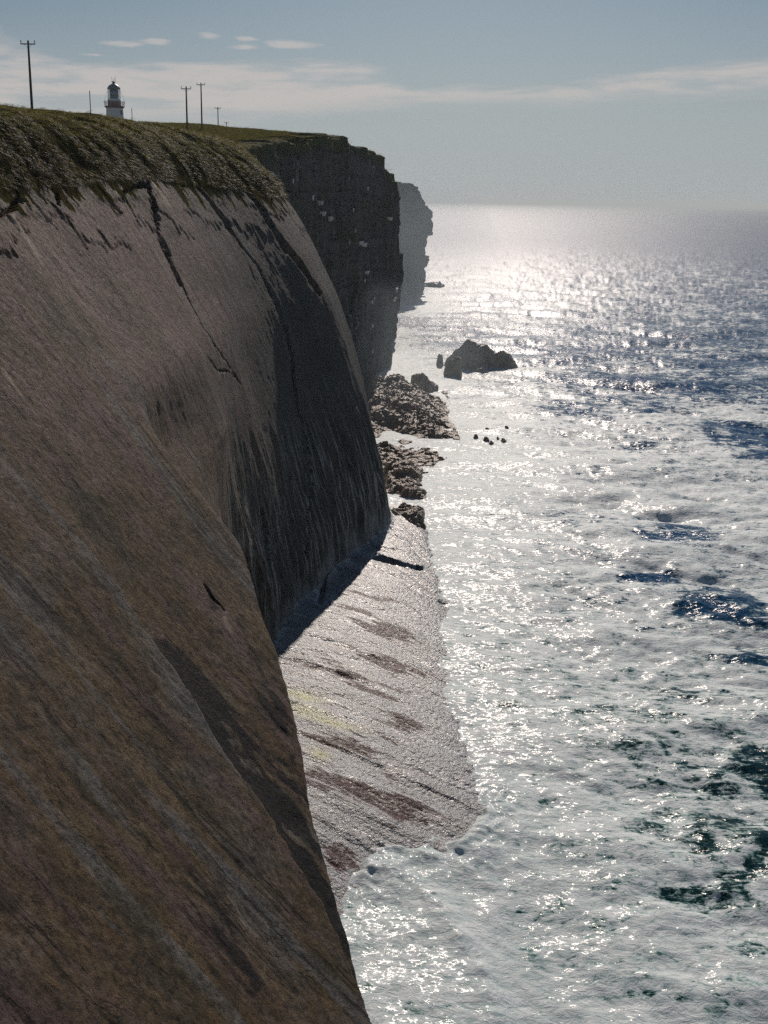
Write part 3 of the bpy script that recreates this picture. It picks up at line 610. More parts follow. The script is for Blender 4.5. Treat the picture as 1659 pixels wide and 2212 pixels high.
# ------------------------------------------------------------------ farther sea cliffs and the grass field on top
def wall(name, plan, seed, blocky=1.0, mat=M_cliff, dl=0.45, nz=150, inland=8.0):
    """plan: (x, y, top z, foot offset) along the coast; land on the left hand when walking away from the camera"""
    pl = np.array(plan, float); L = np.concatenate([[0], np.cumsum(np.hypot(*np.diff(pl[:, :2], axis=0).T))])
    l = np.arange(0, L[-1], dl); Q = np.stack([np.interp(l, L, pl[:, k]) for k in range(4)], 1)
    tx = np.gradient(Q[:, 0]); ty = np.gradient(Q[:, 1]); nn = np.hypot(tx, ty); nx, ny = ty / nn, -tx / nn
    for _ in range(8): nx = np.convolve(np.pad(nx, 2, 'edge'), np.ones(5) / 5, 'valid'); ny = np.convolve(np.pad(ny, 2, 'edge'), np.ones(5) / 5, 'valid')
    f = np.linspace(0, 1, nz); G = np.zeros((len(l), nz + 14, 3)); LZ = np.zeros_like(G); T = np.zeros(G.shape[:2])
    ll = np.broadcast_to(l[:, None], (len(l), nz)); top = Q[:, 2:3] + 0.7 * fbm(ll[:, :1] / 5, ll[:, :1] / 9, 3, seed + 2) + 1.4 * (cell(ll[:, :1] / 5.5, ll[:, :1] * 0, seed + 16) - 0.6)
    z = -3 + (top + 3) * f[None, :]
    bed = z + 0.8 * fbm(ll / 30, z / 14, 2, seed + 3)
    lb = ll + 1.5 * fbm(ll / 9, z / 9, 3, seed + 1)
    off = Q[:, 3:4] * (1 - f[None, :])**1.3
    off = off + blocky * (1.5 * (cell(lb / 5.2, bed / 9.0, seed + 5) - 0.5) + 0.9 * (cell(lb / 2.3, bed / 11.0, seed + 6) - 0.5) + 0.45 * (cell(lb / 1.1, bed / 5.5, seed + 7) - 0.5)
                          + 0.25 * (cell(lb / 60, bed / 2.6, seed + 8) - 0.5) + 1.6 * fbm(ll / 11, z / 26, 3, seed + 9) + 1.8 * (cell(lb / 13.0, lb * 0, seed + 17) - 0.5) + 0.4 * ridged(ll / 2.2, z / 10, 3, seed + 10))
    off = off + blocky * 1.3 * (cell(lb / 3.4, lb * 0, seed + 14) - 0.5) + blocky * 0.8 * (cell(lb / 7.5, lb * 0, seed + 15) - 0.5)
    tf = sstep(f, 0.93, 1.0)[None, :]
    off = off * (1 - 0.4 * tf) - 0.9 * tf**2 * (0.6 + 0.8 * fbm(ll / 4, z / 6, 3, seed + 11))
    G[:, :nz, 0] = Q[:, 0:1] + nx[:, None] * off; G[:, :nz, 1] = Q[:, 1:2] + ny[:, None] * off; G[:, :nz, 2] = z
    T[:, :nz] = sstep(f, 0.93, 0.985)[None, :] * (0.5 + 0.5 * np.clip(0.6 + fbm(ll / 2, z / 4, 3, seed + 12), 0, 1))
    for k in range(14):
        e = inland * ((k + 1) / 14.0)**1.5
        G[:, nz + k, 0] = G[:, nz - 1, 0] - nx * e; G[:, nz + k, 1] = G[:, nz - 1, 1] - ny * e
        G[:, nz + k, 2] = G[:, nz - 1, 2] + 0.4 * (1 - np.exp(-e)) - 0.02 * e + 0.12 * fbm(l / 0.8, l * 0 + e, 3, seed + 13) - (2.2 if k == 13 else 0)
        T[:, nz + k] = 1
    LZ[:, :nz, 0] = ll; LZ[:, :nz, 1] = z; LZ[:, nz:, 0] = l[:, None]; LZ[:, nz:, 1] = G[:, nz:, 2] + inland
    o = mesh_np(name, G.reshape(-1, 3), grid_faces(*G.shape[:2]), True, {'lz': LZ.reshape(-1, 3), 'turf': T.ravel()}, mat)
    o.data.polygons.foreach_set('use_smooth', np.zeros(len(o.data.polygons), bool)); tag(o, kind='structure')
    return Q, nx, ny, o, G[:, :nz]
MIDPLAN = [(-31, 184, 51.0, 1), (-28.5, 198, 51.8, 2), (-24.6, 214, 52.4, 2.5), (-19, 243, 55.6, 2), (-11.5, 270, 57.6, 1.5), (-8.6, 281, 57.4, 1.5),
           (-6.5, 287, 55.8, 1.5), (-1.5, 301, 55.4, 1.5), (0.6, 308, 54.6, 1), (2.6, 315, 51.5, 0.8), (3.8, 322, 48.6, -0.6), (3.6, 331, 48, -1), (1.5, 343, 48, 0),
           (-2, 352, 49, 1), (-1, 362, 51, 1.5), (2.8, 374, 53.2, 1), (4.6, 385, 51, 0.5), (4.8, 398, 47, 0), (-2, 415, 47, 0), (-14, 450, 48, 0)]
MIDPLAN = [(x - 2.3 * min(1, max(0, (y - 268) / 25.0)), y, z, f) for x, y, z, f in MIDPLAN]
midQ = wall('sea_cliff', MIDPLAN, 300)
wall('far_headland', [(x - 4.2, y, z, f) for x, y, z, f in [(-12, 500, 50, 0), (-2, 530, 50.5, 0), (7, 552, 51.5, 1), (12, 560, 52, 0.5), (16.5, 566, 51, -0.5), (18.5, 574, 46, -1.5), (20, 584, 42, -2), (19, 600, 41, -2), (12, 630, 42, 0), (-30, 690, 44, 0)]], 400, 2.4, M_cliff, 0.7, 110)

def pick_wall(Gw, u, v):
    pu, pv = project(Gw.reshape(-1, 3)); d = np.hypot(pu - u, pv - v); near_ = np.argwhere(d < max(6, d.min() + 1)).ravel()
    q = Gw.reshape(-1, 3)[near_]; return q[np.argmin(q[:, 1])]
for q, (zx, zy, wpx) in enumerate(((672, 608, 16), (722, 630, 40), (742, 712, 44), (786, 735, 36), (962, 835, 14), (985, 922, 34), (1010, 938, 40), (1030, 1115, 38), (1022, 1157, 14), (1062, 1292, 18),
        (1076, 1466, 24), (1072, 1630, 16), (1240, 1237, 26), (1210, 1312, 26), (1046, 545, 18), (925, 905, 12), (540, 490, 14), (404, 452, 20), (925, 1605, 40), (1190, 740, 40), (948, 690, 12), (1090, 1290, 10))):
    u_, v_ = (700 + zx * 0.482) * 0.6636, (350 + zy * 0.482) * 0.6636; p = pick_wall(midQ[4], u_, v_); wd = wpx * 0.32 * p[1] / F0 * 1.1; r_ = np.random.default_rng(900 + q)
    n_ = 9; a_ = np.linspace(0, np.pi, n_); ox = -np.cos(a_) * wd / 2 * r_.uniform(0.8, 1.15, n_); oy = -np.sin(a_) * r_.uniform(0.6, 1.3) * r_.uniform(0.7, 1.2, n_) - 0.1
    tp = r_.uniform(0.12, 0.4, n_); vs = [(ox[k], oy[k], tp[k]) for k in range(n_)] + [(ox[k] * 0.7, oy[k] * 0.4 + 0.3, -0.5 - 0.4 * tp[k]) for k in range(n_)] + [(wd / 2, 1.2, 0.5), (-wd / 2, 1.2, 0.5)]
    fs = [tuple(range(n_)) + (2 * n_, 2 * n_ + 1)] + [(k + 1, k, n_ + k, n_ + k + 1) for k in range(n_ - 1)]
    me = bpy.data.meshes.new('ledge'); me.from_pydata([tuple(map(float, x)) for x in vs], [], fs); me.materials.append(M_guano)
    lo = bpy.data.objects.new('ledge', me); sc.collection.objects.link(lo); lo.parent = midQ[3]; lo.location = tuple(map(float, p))
def field_z(x, y):
    base = np.interp(y, [0, 100, 170, 200, 245, 300, 360, 500, 900], [53.4, 53.4, 53.4, 54.2, 57.0, 60.6, 60.8, 56.5, 50])
    inl = np.clip((-30 - x) / 100.0, 0, 3); return base + 5.0 * (1 - np.exp(-inl * 1.1)) * sstep(y, 60, 200)
cy = np.array([150, 184, 198, 214, 243, 270, 281, 301, 315, 331, 352, 374, 398, 415, 450, 500, 560, 600, 690, 900.])
cx = np.array([-34, -33.5, -31.5, -28, -22.5, -15, -12, -7, -3.8, -2.8, -8, -3.8, -2.3, -7, -20, -20, 2, 10, -38, -120.])
gy = np.concatenate([np.arange(120, 330, 0.9), np.arange(330, 900, 6.0)]); tpar = np.concatenate([np.linspace(0, 1, 150)**1.5])
GY, TT = np.meshgrid(gy, tpar, indexing='ij'); edge = np.interp(gy, cy, cx)[:, None]
GX = edge + 1.0 - 420 * TT
rimz = np.interp(gy, [150, 184, 214, 243, 270, 301, 331, 374, 450, 560, 900], [52.9, 52.3, 52.9, 56, 58.2, 56.0, 48.6, 53, 48, 51.5, 50])[:, None]
GZ = field_z(GX, GY); k = sstep(edge - GX, 0.0, 22.0); GZ = rimz * (1 - k) + GZ * k - 0.35 * (1 - sstep(edge - GX, 0, 3))
GZ = GZ - 2.2 * (1 - sstep(GY, 158, 182)) + 0.22 * fbm(GX / 3.5, GY / 5, 4, 501) + 0.5 * fbm(GX / 16, GY / 20, 3, 503)
Vf = np.stack([GX, GY, GZ], 2)
o = mesh_np('grass_field', Vf.reshape(-1, 3), grid_faces(*GX.shape)[:, ::-1], True, {'sw': (np.stack([GX, GY, 0 * GX], 2).reshape(-1, 3)), 'earth': np.zeros(GX.size)}, M_turf)
tag(o, kind='structure')
def ground_at(x, y):
    i = np.clip(np.searchsorted(gy, y) - 1, 0, len(gy) - 2); f = (y - gy[i]) / (gy[i + 1] - gy[i])
    za = np.interp(-x, -GX[i], GZ[i]); zb = np.interp(-x, -GX[i + 1], GZ[i + 1]); return za * (1 - f) + zb * f

# ------------------------------------------------------------------ grass tussocks (uncountable)
def blades(name, base, down, nrm, n_per, length, seed, label, dim=None, lie=0.0):
    r = np.random.default_rng(seed); m = len(base) * n_per
    b0 = np.repeat(base, n_per, 0) + r.normal(0, 0.16, (m, 3)) * [1, 1, 0.3]; dn = np.repeat(down, n_per, 0); nr = np.repeat(nrm, n_per, 0)
    ln = length * r.uniform(0.5, 1.35, (m, 1)); tip = b0 + dn * ln * (r.uniform(0.3, 1.0, (m, 1)) * (1 - lie) + lie) + nr * ln * r.uniform(0.25, 0.75, (m, 1)) * (1 - 0.72 * lie) + r.normal(0, 0.08, (m, 3))
    mid = b0 + (tip - b0) * 0.5 + nr * ln * 0.18
    side = np.cross(tip - b0, nr + r.normal(0, 0.4, (m, 3))); side /= np.linalg.norm(side, axis=1, keepdims=True) + 1e-9
    w = r.uniform(0.012, 0.03, (m, 1))
    V = np.stack([b0 - side * w, b0 + side * w, mid + side * w * 0.7, mid - side * w * 0.7, tip, tip], 1).reshape(-1, 3)
    i = np.arange(m)[:, None] * 6
    Fq = np.concatenate([i + [0, 1, 2, 3]], 0); Ft = i + [3, 2, 4, 4]
    tint = np.clip(np.repeat(r.uniform(0, 1, len(base)), n_per) * 0.7 + r.uniform(0, 0.35, m), 0, 1)
    if dim is not None: tint = tint * np.repeat(dim, n_per)
    V2 = np.concatenate([V, tip + side * 0.004]); Ft = np.concatenate([i + 3, i + 2, i + 4, (6 * m + np.arange(m))[:, None]], 1)
    o = mesh_np(name, V2, np.concatenate([Fq, Ft]), False, {'tint': np.concatenate([np.repeat(tint, 6), tint])}, M_blade)
    tag(o, label, 'grass', kind='stuff')
sel = np.argwhere((R_ > 2.6) & (R_ < 5.03) & (Yw > 62) & (Yw < 182) & (tl + 0.6 * tb > -0.12))
sel = sel[rng.permutation(len(sel))[:15000]]
i, j = sel[:, 0], np.clip(sel[:, 1], 1, NR - 2)
dn = P[i, j + 1] - P[i, j - 1]; dn /= np.linalg.norm(dn, axis=1, keepdims=True)
blades('slope_grass', P2[i, j], dn, Nn[i, j], 5, 0.55, 11, 'long yellow green grass hanging in tufts over the slanted cliff rim', 1 - 0.65 * sstep(R_[i, j] + 0.5 * fbm(Yw[i, j] / 3.5, S[i, j] / 6, 3, 247), 3.4, 4.9), lie=0.7)
sel = rng.integers(0, GX.size, 60000); q = Vf.reshape(-1, 3)[sel]; q = q[(q[:, 1] < 330) & (q[:, 0] > -120)][:6500]
blades('field_grass', q, np.tile([0.3, -0.3, 0.1], (len(q), 1)), np.tile([0, 0, 1.0], (len(q), 1)), 3, 0.4, 13, 'short rough grass covering the flat field by the power poles')
# tufts along the edge of the farther cliff
Q, nx, ny = midQ[:3]; k = rng.integers(0, int(len(Q) * 0.72), 2600); e = rng.uniform(-0.3, 5, 2600)
q = np.stack([Q[k, 0] - nx[k] * e, Q[k, 1] - ny[k] * e, Q[k, 2] + 0.25], 1)
blades('edge_grass', q, np.stack([nx[k], ny[k], -0.4 + 0 * e], 1), np.tile([0, 0, 1.0], (len(q), 1)), 3, 0.5, 17, 'dark grass fringing the top edge of the farther sea cliff')

# ------------------------------------------------------------------ sea
def fft_tile(n, L, wind, V, lmin, seed, spread=2):
    r = np.random.default_rng(seed); kx = np.fft.fftfreq(n, L / n) * 2 * np.pi; KX, KY = np.meshgrid(kx, kx, indexing='ij')
    k = np.hypot(KX, KY); k[0, 0] = 1; Lw = V * V / 9.81; wd = np.array(wind) / np.hypot(*wind)
    ph = np.exp(-1 / (k * Lw)**2) / k**4 * np.abs((KX * wd[0] + KY * wd[1]) / k)**spread * np.exp(-(k * lmin)**2); ph[0, 0] = 0
    a = (r.normal(size=(n, n)) + 1j * r.normal(size=(n, n))) * np.sqrt(ph); h = np.fft.ifft2(a).real; dx = np.fft.ifft2(-1j * KX / k * a).real; dy = np.fft.ifft2(-1j * KY / k * a).real
    s = h.std(); return h / s, dx / s, dy / s
def samp(T, L, x, y):
    n = T.shape[0]; u = (x / L * n) % n; v = (y / L * n) % n; i = u.astype(int); j = v.astype(int); fu = u - i; fv = v - j; i %= n; j %= n; i2 = (i + 1) % n; j2 = (j + 1) % n
    return (T[i, j] * (1 - fu) + T[i2, j] * fu) * (1 - fv) + (T[i, j2] * (1 - fu) + T[i2, j2] * fu) * fv
rr = np.concatenate([np.geomspace(30, 46, 20)[:-1], CAM[2] / np.tan(np.radians(np.linspace(43, 2.2, 640)))[:-1], CAM[2] / np.tan(np.radians(np.geomspace(2.2, 0.045, 70)))])
aa = np.radians(np.concatenate([np.arange(-178, -26, 4.0), np.linspace(-26, -4, 40)[:-1], np.arange(-4, 20.5, 0.052), np.linspace(20.6, 30, 30), np.arange(34, 179, 4.0)]))
RR, AA = np.meshgrid(rr, aa, indexing='ij'); OX = RR * np.sin(AA); OY = RR * np.cos(AA)
T1 = fft_tile(512, 190, (0.45, 1), 7.5, 0.5, 5); T2 = fft_tile(256, 31, (0.2, 1), 3.0, 0.12, 6, 1)
OZ = 0.36 * samp(T1[0], 190, OX, OY) + 0.10 * samp(T2[0], 31, OX, OY)
shore = np.interp(OY, [30, 46, 56, 66, 76, 100, 150, 170, 215, 245, 300, 330, 400, 600, 800], [12, 9, 7, 4.5, 7, 6.4, 6, 8, 13, 14, 4, 5, 5, 22, 0])
ds = OX - shore                                   # metres off the shore line
damp_s = 0.35 + 0.65 * sstep(ds, 0, 25); fade = 1 - sstep(RR, 500, 1500)
OZ *= damp_s * fade
cx_ = 0.45 * samp(T1[1], 190, OX, OY) * damp_s * fade; cy_ = 0.45 * samp(T1[2], 190, OX, OY) * damp_s * fade
# a bore running up the shelf
def poly_d(pts):
    best = np.full(OX.shape, 1e9); sd = np.zeros(OX.shape)
    for a, b in zip(pts[:-1], pts[1:]):
        a = np.array(a); d = np.array(b) - a; t = np.clip(((OX - a[0]) * d[0] + (OY - a[1]) * d[1]) / (d @ d), 0, 1)
        dx = OX - a[0] - t * d[0]; dy = OY - a[1] - t * d[1]; q = np.hypot(dx, dy); mk = q < best; best = np.where(mk, q, best); sd = np.where(mk, np.sign(d[0] * dy - d[1] * dx), sd)
    return best, sd
f1 = [at_z(u, v, 0.3)[:2] for u, v in ((765, 1880), (785, 1838), (830, 1822), (885, 1830), (930, 1800), (990, 1815), (1040, 1760))]
d1, s1 = poly_d(f1); sdist = np.where(s1 > 0, d1, -d1)                      # >0 up the shelf beyond the front
near1 = (np.hypot(OX - 2, OY - 70) < 26)
OZ += near1 * 0.75 * np.exp(-np.clip(sdist + 0.8, -20, 20)**2 / np.where(sdist > -0.8, 0.5, 12)) * (0.75 + 0.4 * fbm(OX / 1.2, OY / 1.2, 3, 601))
f2 = [at_z(u, v, 0.3)[:2] for u, v in ((800, 1880), (900, 1900), (960, 1970), (1030, 2080), (1075, 2212), (1090, 2300))]
d2, s2 = poly_d(f2); OZ += 0.30 * np.exp(-(d2 / 0.9)**2) * (0.7 + 0.5 * fbm(OX / 1.0, OY / 1.0, 3, 605))
OZ += 0.22 * fbm(OX / 5.5, OY / 7.0, 3, 607) * (1 - sstep(ds, 2, 14)) * (OY < 160)
OZ += (0.30 + 0.35 * sstep(OX, -4.5, -1.0)) * (1 - sstep(OY, 62, 71)) * (1 - sstep(OX, 3, 9)) * (OY > 20)
# foam cover, 0..1
foam = 0.62 - 0.54 * sstep(OX * 0.74 + (OY - 140) * 0.48, 62, 128) + 0.34 * fbm(OX / 13, OY / 16, 4, 611) + 0.20 * fbm(OX / 4.5, OY / 3.6, 3, 612) + 0.16 * fbm(OX / 40, OY / 40, 3, 613)
foam += (0.20 * (1 - sstep(ds, 0, 8)) + 0.16 * (1 - sstep(ds, 8, 34))) * (OY < 420)
dark = np.zeros_like(foam)
for (u, v, ru, rv, a) in ((1630, 950, 110, 45, .85), (1450, 1155, 105, 24, .8), (1400, 1238, 85, 24, .75), (1560, 1312, 110, 42, .9), (1390, 1362, 55, 20, .5), (1600, 1410, 75, 22, .6),
                          (1640, 1660, 55, 55, .8), (1450, 1785, 180, 46, .55), (1600, 1850, 120, 50, .62), (1560, 1930, 150, 40, .48), (1640, 2060, 50, 40, .7), (1420, 2150, 80, 40, .5),
                          (1240, 2140, 80, 34, .3), (1100, 2050, 55, 30, .25), (1560, 2150, 80, 40, .4), (1180, 1430, 80, 34, .3), (1060, 1385, 55, 26, .22), (1230, 1190, 100, 24, .35),
                          (1330, 955, 150, 22, .3), (1520, 1020, 120, 22, .35), (1340, 880, 160, 26, .3), (1500, 1500, 120, 30, .3), (1350, 1560, 90, 30, .2)):
    c = at_z(u, v); e = at_z(u + ru, v); t = at_z(u, v - rv); rx = e[0] - c[0]; ry = t[1] - c[1]
    q = np.hypot((OX - c[0]) / rx, (OY - c[1]) / ry) + 0.45 * fbm(OX / (rx * 0.7), OY / (ry * 0.7), 3, int(u))
    dark = np.maximum(dark, a * (1 - sstep(q, 0.55, 1.25)))
foam -= dark * 0.95 * (0.75 + 0.9 * fbm(OX / 3.2, OY / 2.6, 4, 615))
foam += 0.30 * near1 * np.exp(-(np.minimum(d1, d2) / 2.2)**2)
for (u, v, ru, rv, a) in ((1600, 890, 90, 26, .4), (1200, 740 + 60, 120, 16, .25), (1560, 1080, 140, 60, .25), (1500, 905, 120, 14, .25), (920, 665, 60, 16, .55), (940, 640, 40, 10, .4)):
    c = at_z(u, v); e = at_z(u + ru, v); t = at_z(u, v - rv); q = np.hypot((OX - c[0]) / (e[0] - c[0]), (OY - c[1]) / (t[1] - c[1]))
    foam += a * np.exp(-q * q)
for (u, v, ru, rv, a) in ((880, 952, 110, 14, .4), (900, 1040, 70, 30, .35), (985, 812, 50, 8, .4), (1040, 800, 90, 8, .35), (1062, 948, 60, 14, .35), (925, 850, 50, 8, .4), (980, 900, 30, 20, .3), (900, 1140, 40, 20, .3)):
    c = at_z(u, v); e = at_z(u + ru, v); t = at_z(u, v - rv); q = np.hypot((OX - c[0]) / (e[0] - c[0]), (OY - c[1]) / (t[1] - c[1])); foam += a * np.exp(-q * q)
foam -= 0.22 * ((OX < 6) & (OY < 66) & (OY > 30)) * sstep(d2, 0, 2)
foam = np.where(RR > 700, foam * (1 - sstep(RR, 700, 1200)), foam)
shallow = np.clip(1 - sstep(OX * 0.7 + OY, 85, 190) + 0.2 * fbm(OX / 20, OY / 20, 3, 631), 0, 1)
ruffle = 0.13 + 0.42 * sstep(np.log(RR), math.log(220), math.log(1600))     # wind-ruffled open water offshore
OV = np.stack([OX + cx_, OY + cy_, OZ], 2).reshape(-1, 3)
o = mesh_np('sea', OV, grid_faces(*OX.shape)[:, ::-1], True, {'foam': foam.ravel(), 'shallow': shallow.ravel(), 'ruffle': ruffle.ravel()}, M_sea); tag(o, kind='structure')

# ------------------------------------------------------------------ rocks standing in the surf
def crag(name, outline, vbase, depth, label, seed, mat, group='rocks standing in the surf', rough=1.0, shift=0.0, n=90, peak=0.1):
    """outline: skyline points of the rock in the photo; vbase: where its foot meets the water; depth: its length away from the camera in metres"""
    us = [p[0] for p in outline]; c = at_z(sum((us[0], us[-1])) / 2, vbase); yc = c[1] + depth * 0.5
    W = np.array([at_y(u, v, yc + peak * depth * 0.5) for u, v in outline]); xs = W[:, 0]; zs = np.maximum(W[:, 2], 0.15); zs[0] = zs[-1] = -0.35
    x0, x1 = xs[0], xs[-1]; wx = x1 - x0; m = max(24, int(n * min(1.6, max(0.5, depth / max(wx, 0.1)))))
    a = np.linspace(-0.12, 1.12, n); bq = np.linspace(-1.6, 1.3, m); Aq, Bq = np.meshgrid(a, bq, indexing='ij')
    X = x0 + wx * Aq; Y = yc + depth * 0.5 * Bq; L = max(wx, depth, 1.0); sc_ = min(1.0, L / 8)
    Xn = X + 0.10 * wx * fbm(X / (0.35 * L), Y / (0.35 * L), 3, seed); Yn = Bq + 0.75 * fbm(X / (0.3 * L), Y / (0.3 * L), 3, seed + 3)
    h = np.interp(Xn, np.r_[x0 - 0.15 * wx, xs, x1 + 0.15 * wx], np.r_[-0.5, zs, -0.5])
    env = np.where(Yn < peak, 1 - np.abs((peak - Yn) / (0.95 + peak))**(2.2 - 1.5 * peak) * 1.1, 1 - np.abs((Yn - peak) / (0.95 - peak))**2 * 1.2)
    hm = zs.max(); g = 0.30 * sc_ * rough
    Z = h * np.clip(env, -0.8, 1) - 4.0 * sstep(-Yn, 1.0, 1.5) - 3.0 * sstep(np.abs(Aq - 0.5), 0.46, 0.60)
    cr = ridged(X / (1.6 * sc_ + .2), Y / (1.6 * sc_ + .2), 4, seed + 5); bl = 0.65 * cell((X + 0.4 * Y) / (3.4 * sc_ + .2) + 0.5 * fbm(X / 1.7, Y / 1.7, 2, seed), (Y - 0.3 * X) / (4.6 * sc_ + .2), seed + 7) + 0.35 * cell((X - 0.5 * Y) / (1.5 * sc_ + .15), (Y + 0.3 * X) / (2.0 * sc_ + .15), seed + 8)
    Z = Z + np.clip(Z / (0.25 * hm) + 0.35, 0, 1) * (1 - sstep(np.abs(Aq - 0.5), 0.44, 0.56)) * (g * 0.7 * cr + g * 4.2 * (bl - 0.5) + g * 0.6 * fbm(X / 0.5, Y / 0.5, 3, seed + 9)) - 0.5 * (Z < 0)
    edge = np.maximum(np.abs(Aq - 0.5) / 0.62, np.abs(Bq + 0.15) / 1.45); Z = np.where(edge > 0.985, -2.5, Z)
    dx = g * 0.8 * fbm(X / 0.9, (Y + Z) / 0.9, 3, seed + 11); dy = g * 0.8 * fbm(Y / 0.9, (X - Z) / 0.9, 3, seed + 13)
    lx, ly = xs.mean(), yc
    o = mesh_np(name, np.stack([X + dx - lx, Y + dy - ly, Z], 2).reshape(-1, 3), grid_faces(n, m), False, None, mat)
    o.location = (lx, ly, 0); tag(o, label, 'rock', group); return o
crag('sea_stack', [(955, 792), (966, 776), (982, 763), (1000, 741), (1012, 733), (1024, 741), (1036, 745), (1047, 744), (1060, 753), (1072, 761), (1088, 757), (1106, 769), (1122, 790)], 797, 7, 'largest dark jagged rock standing alone in the surf', 701, M_crag2, n=140, rough=1.0)
crag('sea_rock', [(958, 806), (962, 790), (970, 777), (985, 771), (993, 773), (997, 800)], 812, 5, 'rugged rock just in front of the largest sea rock, left end', 703, M_crag2, rough=1.1)
crag('sea_rock', [(942, 790), (945, 770), (950, 764), (955, 766), (958, 788)], 791, 3.5, 'small upright rock standing left of the largest sea rock', 705, M_crag2)
crag('sea_rock', [(1016, 804), (1030, 799), (1042, 793), (1051, 803)], 806, 2.2, 'low dark ledge awash in front of the largest sea rock, right side', 707, M_crag2, n=60)
crag('sea_rock', [(1124, 793), (1130, 789), (1137, 792)], 793, 1.6, 'tiny rock awash just right of the largest sea rock', 709, M_crag2, n=40)
crag('sea_rock', [(1150, 796), (1156, 791), (1162, 795)], 797, 1.6, 'tiny outermost rock farther right of the largest sea rock', 711, M_crag2, n=40)
crag('sea_rock', [(886, 832), (889, 812), (908, 804), (920, 813), (926, 822), (944, 829), (946, 840)], 846, 7, 'pointed rock just behind the big weed covered mound', 713, M_crag2)
crag('sea_rock', [(916, 847), (924, 833), (930, 835), (937, 846)], 848, 2.5, 'small pointed rock at the right foot of the pointed rock behind the mound', 715, M_crag2, n=50)
crag('weedy_rock_mound', [(775, 880), (798, 838), (812, 826), (828, 824), (838, 829), (862, 823), (882, 824), (900, 837), (922, 857), (952, 877), (978, 894)], 948, 50, 'big brown weed covered rock mound at the foot of the farther cliff', 717, M_crag, rough=1.5, n=140, peak=0.6)
crag('rock_ledge', [(786, 990), (800, 966), (830, 962), (865, 975), (900, 985), (935, 992), (950, 999)], 1030, 26, 'long weedy ledge reaching seaward between the mound and the slanted cliff', 719, M_crag, rough=1.2, n=110, peak=0.5)
crag('rock_ledge', [(826, 1040), (840, 1012), (865, 1010), (890, 1012), (912, 1030), (920, 1045)], 1085, 20, 'stepped brown ledge beside the foot of the slanted cliff', 721, M_crag, rough=1.2, n=110, peak=0.5)
crag('rock_ledge', [(838, 1118), (850, 1098), (880, 1094), (905, 1096), (917, 1104), (919, 1130)], 1150, 9, 'blocky ledge nearest the camera, where the bright rock shelf begins', 723, M_crag, n=90, peak=0.4)
sm = [((1020, 1036), 938, 0, 'leftmost of the small black rocks awash off the mound', 948), ((1041, 1059), 944, 0, 'black rock second from the left among the small awash rocks', 953),
      ((1055, 1068), 951, 0, 'small black rock lowest in the awash group', 959), ((1071, 1080), 942, 0, 'tiny dark rock in the middle of the awash group', 950), ((1081, 1095), 947, 0, 'ragged dark rock at right of the awash group', 955),
      ((1045, 1060), 923, 0, 'lone flat dark rock behind the awash group, left', 929), ((1089, 1101), 919, 0, 'rounded dark rock behind the awash group, right', 928), ((1082, 1090), 913, 0, 'tiny farthest rock behind the awash group', 918)]
for q, ((a, b), vt, _, lab, vb) in enumerate(sm):
    crag('awash_rock', [(a, vb - 1), (a + (b - a) * 0.3, vt), (a + (b - a) * 0.65, vt + 1), (b, vb - 1)], vb, max(1.2, (b - a) * 0.075), lab, 731 + q * 2, M_crag2, 'small black rocks awash', n=40)
crag('awash_rock', [(940, 994), (948, 986), (956, 987), (966, 993)], 996, 2.0, 'dark rock off the seaward tip of the long weedy ledge', 761, M_crag, 'small black rocks awash', n=44)
crag('skerry', [(908, 618), (920, 612), (935, 609), (950, 610), (962, 617)], 620, 9, 'low flat skerry at the foot of the far headland', 763, M_crag2, n=70)

# ------------------------------------------------------------------ mesh kit for built things
class MB:
    def __init__(s): s.v = []; s.f = []
    def ring(s, prof, n=20, c=(0, 0), a0=0.0):
        b = len(s.v)
        for r, z in prof:
            for k in range(n):
                a = a0 + 2 * math.pi * k / n; s.v.append((c[0] + r * math.cos(a), c[1] + r * math.sin(a), z))
        for i in range(len(prof) - 1):
            for k in range(n):
                k2 = (k + 1) % n; s.f.append((b + i * n + k, b + i * n + k2, b + (i + 1) * n + k2, b + (i + 1) * n + k))
        s.f.append(tuple(b + k for k in range(n))[::-1]); s.f.append(tuple(b + (len(prof) - 1) * n + k for k in range(n))); return s
    def box(s, x0, x1, y0, y1, z0, z1):
        b = len(s.v); s.v += [(x, y, z) for z in (z0, z1) for x, y in ((x0, y0), (x1, y0), (x1, y1), (x0, y1))]
        s.f += [(b + 3, b + 2, b + 1, b), (b + 4, b + 5, b + 6, b + 7)] + [(b + k, b + (k + 1) % 4, b + 4 + (k + 1) % 4, b + 4 + k) for k in range(4)]; return s
    def bar(s, p, q, r, n=6, r2=None):
        p, q = Vector(p), Vector(q); d = (q - p).normalized(); a = d.orthogonal().normalized(); c = d.cross(a); b = len(s.v); r2 = r if r2 is None else r2
        for t, rad in ((p, r), (q, r2)):
            for k in range(n): s.v.append(tuple(t + rad * (a * math.cos(2 * math.pi * k / n) + c * math.sin(2 * math.pi * k / n))))
        s.f += [(b + k, b + (k + 1) % n, b + n + (k + 1) % n, b + n + k) for k in range(n)] + [tuple(b + k for k in range(n))[::-1], tuple(b + n + k for k in range(n))]; return s
    def build(s, name, mat, parent=None, smooth=False):
        me = bpy.data.meshes.new(name); me.from_pydata(s.v, [], s.f); me.materials.append(mat)
        if smooth: me.polygons.foreach_set('use_smooth', np.ones(len(me.polygons), bool))
        o = bpy.data.objects.new(name, me); sc.collection.objects.link(o)
        if parent: o.parent = parent
        return o

